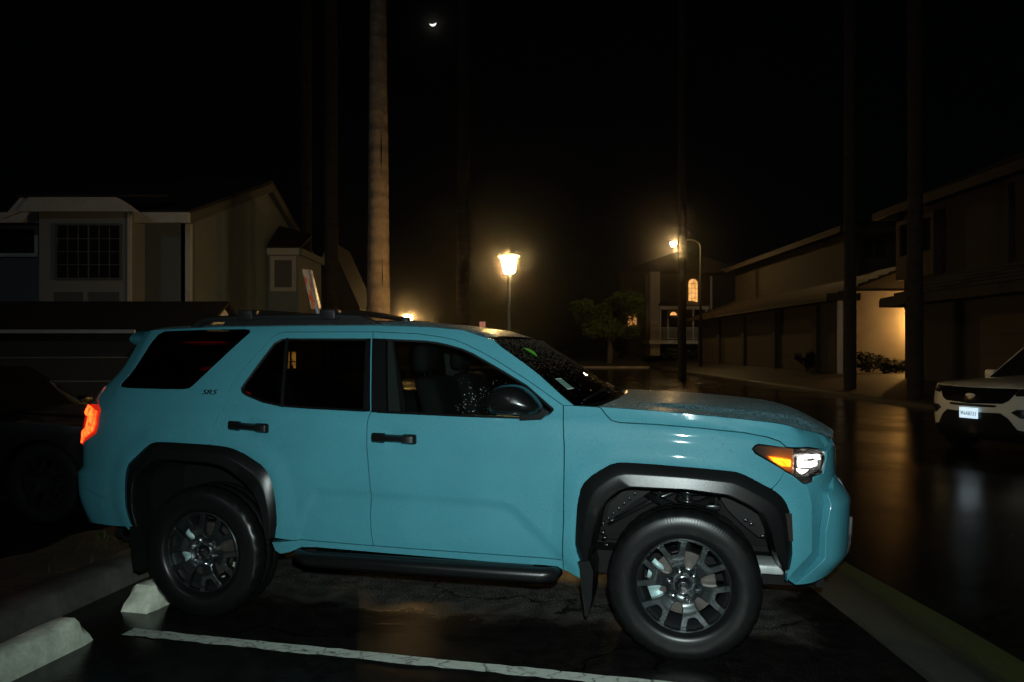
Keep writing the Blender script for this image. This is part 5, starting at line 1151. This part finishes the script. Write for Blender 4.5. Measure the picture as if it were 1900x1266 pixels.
slab('bay_roof', M['roof'], b, [(-11.8, 18.0, 5.27), (-9.0, 18.0, 5.27), (-8.8, 19.4, 5.55), (-12, 19.4, 5.55)], .05)
window(b, -10.97, -9.46, 3.32, 4.58, 18.3, 6, 4, .05, 'pane', 'y', -1, 'bay_panel', .011)
M['bay_panel'] = mat('bay_recess_panel', (.10, .11, .11), .8)
part('bay_panel', M['bay_panel'], b, (-11.05, -10.36, 18.285, 18.31, 2.68, 2.98)); part('bay_panel', M['bay_panel'], b, (-10.22, -9.48, 18.285, 18.31, 2.68, 2.98))
part('bay_trim', M['trim'], b, (-11.44, -9.18, 18.26, 18.32, 2.58, 2.65), (-9.27, -9.185, 18.26, 18.32, 2.65, 4.9))
window(h, -14.2, -11.95, 4.0, 4.6, 19., 2, 1, .09)
b = part('side_bay', M['wall_side'], h, (-8.05, -7.05, 25.0, 28.0, 0, 4.72)); part('bay_fascia', M['trim'], b, (-8.04, -6.98, 24.84, 24.94, 4.68, 4.90)); part('bay_fascia', M['wall_side'], b, (-6.98, -6.90, 24.84, 28.1, 4.68, 4.90))
slab('bay_roof', M['roof'], b, [(-8.04, 24.8, 4.95), (-6.88, 24.8, 4.95), (-6.9, 26.2, 5.55), (-8.04, 26.2, 5.85)], .05)
window(b, -7.83, -7.25, 3.62, 4.52, 25.0, 1, 1, .13, 'blind')
window(b, -7.47, -7.12, .84, 1.50, 25.0, 2, 2, .05, 'lit_side')
# attached garage, in front of the house
g = thing('garage', 'low garage in front of the blue-grey house with dark pent roof and white gutter', 'garage', (0, 0, 0))
part('wall', M['wall_cream'], g, (-17, -6.14, 15.0, 15.15, 0, 1.98), (-6.30, -6.14, 15.15, 16.5, 0, 1.95))
mb = MB()
for i in range(4): mb.box(-16.6, -7.4, 14.965, 15.0, .05 + i * .47, .49 + i * .47)
mb.build('garage_door', M['garage_door'], g)
mb = MB(); mb.prism([(15.0, 1.96), (16.1, 2.50), (16.5, 2.28), (16.5, 1.96)], -6.30, -6.13, 'x'); mb.build('gable_end', M['trim'], g)
slab('roof', M['roof'], g, [(-17.2, 14.7, 1.95), (-6.0, 14.7, 1.95), (-6.0, 16.1, 2.62), (-17.2, 16.1, 2.62)], .06); slab('roof', M['roof'], g, [(-17.2, 16.1, 2.62), (-6.0, 16.1, 2.62), (-6.0, 16.62, 2.33), (-17.2, 16.62, 2.33)], .06)
part('gutter', M['trim'], g, (-17.2, -7.3, 14.63, 14.70, 1.915, 1.985))
nb = thing('house', 'steep narrow gabled house end between the palm trunks behind the red sign', 'house', (0, 0, 0))
mb = MB(); mb.prism([(-9.3, 0), (-6.95, 0), (-6.95, 3.5), (-8.15, 6.2), (-9.3, 3.6)], 34, 38, 'y'); mb.build('wall', M['wall_tan'], nb)
mb = MB(); mb.prism([(-8.15, 6.2), (-6.85, 3.3), (-6.78, 3.4), (-8.15, 6.45), (-9.5, 3.5), (-9.42, 3.4)], 33.8, 38, 'y'); mb.build('roof', M['roof'], nb)
mb = MB(); mb.prism([(-9.45, 3.42), (-9.36, 3.36), (-8.15, 6.12), (-8.15, 6.3)], 33.72, 33.8, 'y'); mb.build('gable_trim', M['trim'], nb)

# --- right buildings
ga = thing('garage_building', 'long low stucco garage block whose near end wall glows amber', 'garage', (0, 0, 0))
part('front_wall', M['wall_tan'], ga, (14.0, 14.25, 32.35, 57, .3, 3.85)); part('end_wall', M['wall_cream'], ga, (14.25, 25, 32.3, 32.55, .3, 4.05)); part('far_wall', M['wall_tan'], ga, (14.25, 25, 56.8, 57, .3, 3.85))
part('corner_board', M['trim'], ga, (13.88, 14.06, 32.2, 32.36, .45, 3.72))
for i, y in enumerate((35.2, 40.6, 46., 51.4)):
    mb = MB()
    for k in range(4): mb.box(13.97, 14.0, y, y + 4.4, .58 + .62 * k, 1.17 + .62 * k)
    mb.build('garage_door', M['garage_door'], ga); part('pilaster', M['wall_tan'], ga, (13.82, 14.0, y - .75, y - .25, .3, 3.6))
mb = MB()
for k in range(9):     # ribbed tiles on the street slope
    a, b_ = k / 9, (k + 1) / 9; x0, z0 = 13.3 + 3.9 * a, 3.72 + 1.5 * a; x1, z1 = 13.3 + 3.9 * b_, 3.72 + 1.5 * b_
    mb.prism([(x0, z0 - .03), (x0, z0 + .12), (x1 + .05, z1 + .04), (x1 + .05, z1 - .03)], 32.0, 57.6, 'y')
mb.build('roof', M['tile'], ga); slab('roof', M['roof'], ga, [(17.2, 32.0, 5.28), (17.2, 57.6, 5.28), (25.5, 57.6, 3.9), (25.5, 32.0, 3.9)])
mb = MB(); mb.box(13.28, 14.7, 31.95, 32.02, 3.62, 3.93); mb.box(13.26, 13.30, 32.0, 57.6, 3.60, 3.74); mb.build('fascia', M['brown_trim'], ga)
mb = MB(); mb.prism([(14.25, 4.05), (17.2, 5.12), (25, 4.05)], 32.32, 32.5, 'y'); mb.build('gable_wall', M['wall_tan'], ga)
up = part('upper_storey', M['wall_tan'], ga, (16.2, 26, 36.4, 55, 4.0, 7.3)); window(up, 16.9, 17.9, 5.9, 7.0, 36.4, 2, 1, .10, 'pane', 'y', -1, 'brown_trim'); slab('upper_roof', M['roof'], up, [(15.4, 35.5, 7.35), (27, 35.5, 7.35), (21.4, 41, 9.0), (21.0, 41, 9.0)]); slab('upper_roof', M['roof'], up, [(15.38, 35.5, 7.35), (15.38, 55.6, 7.35), (21.0, 50, 9.0), (21.0, 41.02, 9.0)]); part('upper_fascia', M['brown_trim'], up, (15.4, 15.5, 35.6, 55, 7.05, 7.3), (15.5, 27, 35.55, 35.65, 7.05, 7.3))
gb = thing('garage_building', 'nearer brown stucco garage block behind the white SUV', 'garage', (0, 0, 0))
part('front_wall', M['wall_tan'], gb, (14.0, 14.25, 8, 27.0, 0, 3.3)); part('end_wall', M['wall_tan'], gb, (14.25, 25, 26.8, 26.98, 0, 3.3))
mb = MB()
for k in range(4): mb.box(13.96, 14.0, 10.5, 15.6, .3 + .58 * k, .85 + .58 * k); mb.box(13.96, 14.0, 17.5, 22.6, .3 + .58 * k, .85 + .58 * k)
mb.build('garage_door', M['garage_door'], gb)
mb = MB()
for k in range(6):
    a, b_ = k / 6, (k + 1) / 6; x0, z0 = 13.25 + 3.0 * a, 3.30 + 1.1 * a; x1, z1 = 13.25 + 3.0 * b_, 3.30 + 1.1 * b_
    mb.prism([(x0, z0 - .03), (x0, z0 + .10), (x1 + .05, z1 + .03), (x1 + .05, z1 - .03)], 7.5, 27.3, 'y')
mb.build('roof', M['roof'], gb); part('fascia', M['wall_tan'], gb, (13.22, 13.26, 7.5, 27.3, 3.10, 3.33), (13.26, 14.6, 27.28, 27.34, 3.08, 3.36))
up = part('upper_storey', M['wall_tan'], gb, (16.2, 26, 8, 31.3, 4.0 - .8, 7.25)); slab('upper_roof', M['roof'], up, [(15.3, 7, 7.32), (15.3, 32.1, 7.32), (20, 30, 9.3), (20, 9, 9.3)]); part('upper_fascia', M['brown_trim'], up, (15.25, 15.32, 7, 32.1, 6.98, 7.28), (15.32, 16.2, 31.9, 32.1, 7.0, 7.26))
b = part('box_bay', M['brown_trim'], up, (15.85, 16.2, 28.5, 31.28, 4.4, 5.35), (15.85, 16.2, 28.5, 28.7, 5.35, 6.6), (15.85, 16.2, 31.0, 31.28, 5.35, 6.6), (15.85, 16.2, 28.5, 31.28, 6.6, 6.8)); part('bay_pane', M['pane'], b, (15.95, 16.1, 28.7, 31.0, 5.35, 6.6)); part('bay_mullion', M['trim'], b, (15.9, 16.0, 29.5, 29.56, 5.35, 6.6))
part('corner_pilaster', M['wall_tan'], up, (16.05, 16.2, 24.5, 25.4, 3.9, 6.95)); window(up, 20.0, 23.6, 5.3, 6.6, 16.2, 2, 1, .10, 'pane', 'x', -1, 'wall_tan')

# --- far house with the porch
fh = thing('house', 'far tan house with lit arched window and white railed porch', 'house', (0, 0, 0))
part('wall', M['wall_tan'], fh, (10.0, 21.6, 70.0, 70.3, .6, 8.6)); mb = MB(); mb.prism([(9.6, 8.5), (22, 8.5), (15.6, 10.6)], 69.4, 76, 'y'); mb.build('roof', M['roof'], fh)
part('tower_wall', M['wall_cream'], fh, (12.35, 13.2, 67.6, 70, .9, 8.4)); part('corner_board', M['trim'], fh, (18.3, 18.45, 69.8, 70, 3.2, 8.2))
def arch_pts(x0, x1, z0, z1, n=14):
    r = (x1 - x0) / 2; c = (x0 + x1) / 2; return [(x0, z0), (x1, z0)] + [(c + r * math.cos(math.pi * i / n), z1 - r + r * math.sin(math.pi * i / n)) for i in range(n + 1)]
mb = MB(); mb.prism(arch_pts(16.25, 17.15, 5.75, 8.0), 69.94, 69.99, 'y'); aw = mb.build('arched_window', M['lit_pane'], fh)
mb = MB(); a = arch_pts(16.25, 17.15, 5.75, 8.0); 
for i in range(len(a)): p, q = a[i], a[(i + 1) % len(a)]; mb.tube([(p[0], 69.9, p[1]), (q[0], 69.9, q[1])], .035, 5)
c = 16.74
for x in (16.585, 16.895): mb.box(x - .012, x + .012, 69.90, 69.94, 5.75, 7.54)
for z in (6.2, 6.65, 7.1, 7.54): mb.box(16.28, 17.2, 69.895, 69.935, z - .012, z + .012)
for t in (45, 90, 135): mb.tube([(c, 69.92, 7.54), (c + .44 * math.cos(R(t)), 69.92, 7.54 + .44 * math.sin(R(t)))], .012, 4)
mb.build('glazing_bars', M['black_plastic'], aw)
pr = part('porch_floor', M['trim'], fh, (12.1, 17.4, 66.6, 70, 1.95, 2.28)); slab('porch_roof', M['roof'], fh, [(12.9, 66.4, 5.35), (17.4, 66.4, 5.35), (16.6, 69.9, 5.95), (13.2, 69.9, 5.95)], .06); part('porch_beam', M['trim'], fh, (13.0, 17.3, 66.55, 66.75, 5.0, 5.28))
for x in (13.05, 14.95, 15.95, 17.1): part('porch_post', M['trim'], fh, (x - .06, x + .06, 66.6, 66.72, 2.28, 5.0))
mb = MB(); mb.box(12.2, 17.2, 66.62, 66.68, 3.33, 3.40); mb.box(12.2, 17.2, 66.63, 66.67, 3.15, 3.18); mb.box(12.2, 17.2, 66.62, 66.68, 2.38, 2.43)
for k in range(46): x = 12.2 + k * .1087; mb.box(x, x + .028, 66.635, 66.665, 2.43, 3.33)
mb.build('porch_railing', M['trim'], fh)
d = part('front_door', M['gloss_black'], fh, (14.45, 15.3, 69.93, 70, 2.28, 4.45)); mb = MB(); mb.prism([(14.62 + .28 + .30 * math.cos(math.pi * i / 10), 4.62 + .30 * math.sin(math.pi * i / 10)) for i in range(11)], 69.9, 69.96, 'y'); mb.build('fanlight', M['lit_pane'], d)
part('door_frame', M['trim'], d, (14.32, 14.45, 69.9, 70, 2.28, 5.0), (15.3, 15.42, 69.9, 70, 2.28, 5.0))
window(fh, 10.7, 11.5, 3.6, 5.2, 70., 2, 3, .06, 'lit_dim')
dh = thing('house', 'faint distant gabled house to the right of the arched window', 'house', (0, 0, 0))
mb = MB(); mb.prism([(21.5, 0.7), (28.5, .7), (28.5, 8.2), (25, 10.9), (21.5, 8.2)], 86, 96, 'y'); mb.build('wall', M['wall_tan'], dh); mb = MB(); mb.prism([(21, 7.9), (25, 10.95), (29, 7.9), (29, 8.2), (25, 11.3), (21, 8.2)], 85.6, 96, 'y'); mb.build('roof', M['roof'], dh); window(dh, 23, 24.2, 5.5, 7.4, 86, 2, 2, .1)

# ================================================================ the other two cars
def other_car(name, label, cat, loc, rz, paint, rim='rim_mesh', H=1.76, W=.985, Lc=5.0, wb=3.02, fo_=.92, sc=1.0, detail=None):
    o = thing(name, label, cat, loc, rz); k = H / 1.76
    Q = Surf([(-Lc, 0), (-Lc + .03, .6), (-Lc + .10, .85), (-Lc + .40, W - .035), (-Lc * .6, W), (-1.6, W), (-.9, W - .015), (-.5, W - .055), (-.28, W - .13), (-.15, W - .28), (-.07, .45), (-.02, .2), (0, 0)],
             [(.2, .06), (.4, .02), (.7 * k, 0), (.95 * k, .005), (1.08 * k, .02), (1.2 * k, .06), (1.5 * k, .17), (1.65 * k, .24), (1.72 * k, .30)],
             [(.2, .05), (.5, 0), (1.0 * k, .02), (1.2 * k, .10), (1.7 * k, .35)], [(.2, -.10), (.36, 0), (.8 * k, 0), (.95 * k, -.03), (1.06 * k, -.10), (1.2 * k, -.25)], -2.5, (-Lc + 1.0, -Lc), (-.5, -.1))
    sm, sn = Q.smax, Q.smin; fa, ra = -fo_, -fo_ - wb; rw = .385 * (.9 + .1 * k)
    def arch(c, r=.43): return [(c + r * math.cos(t), .36 + r * math.sin(t)) for t in [math.pi * i / 14 for i in range(15)]]
    hood = [(-1.72, 1.135 * k), (-1.2, 1.11 * k), (-.7, 1.085 * k), (-.35, 1.06 * k), (-.12, 1.045 * k), (.10, 1.035 * k), (.22, 1.03 * k)]
    belt = [(sn + .62, 1.18 * k), (-Lc + .9, 1.18 * k), (-3.4, 1.15 * k), (-1.72, 1.135 * k)]
    low = [(sn, .30), (sn + .8, .28)] + [(ra - .43, .30)] + arch(ra)[::-1] + [(ra + .45, .28), (fa - .45, .27)] + arch(fa)[::-1] + [(fa + .45, .28), (-.05, .27), (sm - .5, .25), (sm, .25)]
    side = low + [(sm, 1.03 * k), (.4, 1.03 * k)] + hood[::-1][1:] + belt[::-1][1:] + [(sn, 1.18 * k)]
    mb = MB()
    for sd in (1, -1): sheet(mb, Q, side, [], .06, .04, (0, 1), 0, sd)
    def ht(a, b):
        q = 1 - 2 * b; p = Q(*pinterp(hood, a)); kk = 1 - q * q; return (p[0] + (.08 + .06 * a) * kk, p[1] * q, p[2] + (.035 + .02 * smooth(.62, .5, abs(q)) * smooth(1, .7, a)) * (1 - abs(q) ** 2.5) * (1 - .8 * a ** 4))
    mb.grid(ht, 24, 24, 0, True, True)
    bd = mb.build('body', [paint, M['cavity']], o, 35)
    win = [(-1.85, 1.165 * k), (-2.42, 1.52 * k), (-2.8, 1.61 * k), (-Lc + .75, 1.59 * k), (-Lc + .42, 1.42 * k), (-Lc + .30, 1.21 * k)]
    redge = [(-2.30, 1.66 * k), (-2.8, 1.70 * k), (-3.6, 1.71 * k), (-Lc + .35, 1.67 * k)]
    gh = belt[::-1] + [(sn + .55, 1.66 * k)] + redge[::-1] + [(-1.72, 1.137 * k)]
    mb = MB()
    for sd in (1, -1): sheet(mb, Q, gh, [win], .06, .03, (0, 1), 0, sd, -.001)
    mb.grid(lambda a, b: (lambda p, q: (p[0], p[1] * q, p[2] + .05 * k * (1 - abs(q) ** 3) * smooth(0, .2, a + .1)))(Q(*pinterp(redge, a)), 1 - 2 * b), 20, 16, 0, True)
    mb.build('roof', [paint, M['cavity']], o, 35)
    for sd in (1, -1):
        mb = MB(); sheet(mb, Q, offset(win, -.01), [], .1, 0, (0, 0), 0, sd, -.012); mb.build('side_window', M['pane'], o)
    mb = MB(); mb.grid(lambda a, b: (lambda p, q: (p[0] + .14 * (1 - q * q) * a + .06 * (1 - q * q), p[1] * q, p[2] + .02 * (1 - q * q)))(Q(*pinterp([(-2.32, 1.665 * k), (-1.72, 1.135 * k)], a)), 1 - 2 * b), 8, 16, 0, True); mb.build('windshield', M['pane'], o)
    for c in (fa, ra):
        for sd in (1, -1):
            w = link(bpy.data.objects.new('wheel', None), o); w.location = (c, (W - .15) * sd, rw); w.rotation_euler = (0, 0, 0 if sd > 0 else math.pi); w.scale = (rw / .4,) * 3
            for nm, src in (('tyre', rim.replace('rim', 'tyre')), ('rim', rim)):
                e = bpy.data.objects.new(nm, bpy.data.meshes[src]); link(e, w); e.location = (0, .106 if nm == 'rim' else 0, 0)
    mb = MB(); mb.box(-Lc + .3, -.3, -W + .22, W - .22, .22, .5); mb.build('underbody', M['cavity'], o)
    for sd in (1, -1):
        mb = MB(); mb.bbox(-1.98, -1.82, min((W - .02) * sd, (W + .17) * sd), max((W - .02) * sd, (W + .17) * sd), 1.10 * k, 1.26 * k, .04); mb.build('mirror', paint, o)
    if detail: detail(o, Q, k)
    return o
def suv_face(o, Q, k):
    sm = Q.smax
    def fp(pl, e, th=.02): # pl in (distance from the centre line, height)
        mb = MB()
        return mb, [(sm - a, b) for a, b in pl]
    mb = MB()
    for sd in (1, -1): sheet(mb, Q, [(sm, 1.025), (sm - .66, 1.035), (sm - .61, .95), (sm - .55, .86), (sm - .47, .81), (sm, .79)], [], .04, .02, (0, 0), 0, sd, .006)
    for j in range(6):
        for sd in (1, -1): sheet(mb, Q, [(sm, .83 + j * .032), (sm - .40 - j * .02, .835 + j * .032), (sm - .40 - j * .02, .845 + j * .032), (sm, .84 + j * .032)], [], .06, .01, (0, 0), 0, sd, .012)
    mb.build('grille', M['gloss_black'], o)
    mb = MB(); c = Q(sm, .915, .03); mb.lathe([(.001, .004), (.055, .003), (.06, -.004)], 24, 'x', (c[0] - .008, 0, c[2])); mb.v = [(x, y * 1.35, c[2] + (z - c[2]) * .55) for x, y, z in mb.v]; mb.build('emblem', M['silver'], o)
    for sd in (1, -1):
        mb = MB(); sheet(mb, Q, [(sm - .665, 1.035), (sm - 1.02, 1.055), (sm - 1.25, 1.06), (sm - 1.22, 1.00), (sm - .90, .945), (sm - .64, .925), (sm - .615, .955)], [], .04, .02, (0, 0), 0, sd, .006); hl = mb.build('headlight', M['lens_black'], o)
        mb = MB(); sheet(mb, Q, [(sm - .70, 1.01), (sm - .86, 1.02), (sm - .84, .985), (sm - .70, .975)], [], .03, .01, (0, 0), 0, sd, .012); sheet(mb, Q, [(sm - .92, 1.02), (sm - 1.04, 1.025), (sm - 1.02, .99), (sm - .92, .985)], [], .03, .01, (0, 0), 0, sd, .012); mb.build('projector', M['chrome'], hl)
        mb = MB(); sheet(mb, Q, [(sm - .58, .69), (sm - .66, .735), (sm - .98, .75), (sm - 1.0, .64), (sm - .80, .60), (sm - .70, .61)], [], .04, .02, (0, 0), 0, sd, .006); fg = mb.build('fog_light_pocket', M['black_plastic'], o)
        mb = MB(); sheet(mb, Q, [(sm - .66, .70), (sm - .92, .712), (sm - .92, .690), (sm - .66, .68)], [], .04, .01, (0, 0), 0, sd, .014); mb.build('fog_light', M['chrome'], fg)
    mb = MB()
    for sd in (1, -1): sheet(mb, Q, [(sm, .745), (sm - .36, .75), (sm - .40, .77), (sm - .36, .785), (sm, .785)], [], .04, .02, (0, 0), 0, sd, .006); sheet(mb, Q, [(sm, .25), (sm, .66), (sm - .44, .67), (sm - .54, .60), (sm - .66, .44), (sm - .9, .40), (sm - .9, .25)], [], .05, .02, (0, 0), 0, sd, .006)
    mb.build('lower_grille', M['black_plastic'], o)
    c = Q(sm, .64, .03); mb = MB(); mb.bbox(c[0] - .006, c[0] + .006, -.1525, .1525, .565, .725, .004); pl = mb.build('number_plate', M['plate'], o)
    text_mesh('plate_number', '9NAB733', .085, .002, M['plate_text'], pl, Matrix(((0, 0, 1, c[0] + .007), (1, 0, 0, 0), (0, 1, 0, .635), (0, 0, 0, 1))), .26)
    c2 = Q(sm, 1.04, 0)
hd = R(201)
wc = other_car('parked_suv', 'white SUV with black grille, nose out of the right driveway', 'suv', (6.98, 11.55, 0), hd, M['white_paint'], detail=suv_face)
def dark_bits(o, Q, k):
    for sd in (1, -1):
        for s_ in (-2.35, -3.35):
            mb = MB(); p = Q(s_, .98 * k, .03); mb.bbox(p[0] - .10, p[0] + .10, p[1] * sd - .012, p[1] * sd + .012, .96 * k, 1.0 * k, .01); mb.build('door_handle', M['chrome'], o)
        mb = MB(); sheet(mb, Q, [(Q.smax - .60, .86 * k), (Q.smax - .95, .93 * k), (Q.smax - 1.15, .95 * k), (Q.smax - 1.1, .88 * k), (Q.smax - .7, .80 * k)], [], .05, .02, (0, 0), 0, sd, .006); mb.build('headlight', M['lens_black'], o)
        mb = MB(); sheet(mb, Q, [(Q.smin + .5, .95 * k), (Q.smin + .95, 1.0 * k), (Q.smin + .95, .85 * k), (Q.smin + .5, .85 * k)], [], .05, .02, (0, 0), 0, sd, .006); mb.build('tail_light', M['red_lens'], o)
bm_ = bpy.data.meshes['rim_mesh'].copy(); bm_.name = 'black_rim_mesh'; bm_.materials.clear(); bm_.materials.append(M['cavity']); bm_.materials.append(M['cavity']); tm_ = bpy.data.meshes['tyre_mesh'].copy(); tm_.name = 'black_tyre_mesh'; tm_.materials.clear(); tm_.materials.append(M['cavity'])  # wheel copies recoloured near-black, so the darkness is in their colour
other_car('parked_car', 'black car almost lost in the dark beyond the planting strip, left edge', 'car', (-3.35, 7.75, 0), R(-8), M['black_paint'], 'black_rim_mesh', H=1.50, W=.91, Lc=4.5, wb=2.68, fo_=.88, detail=dark_bits)
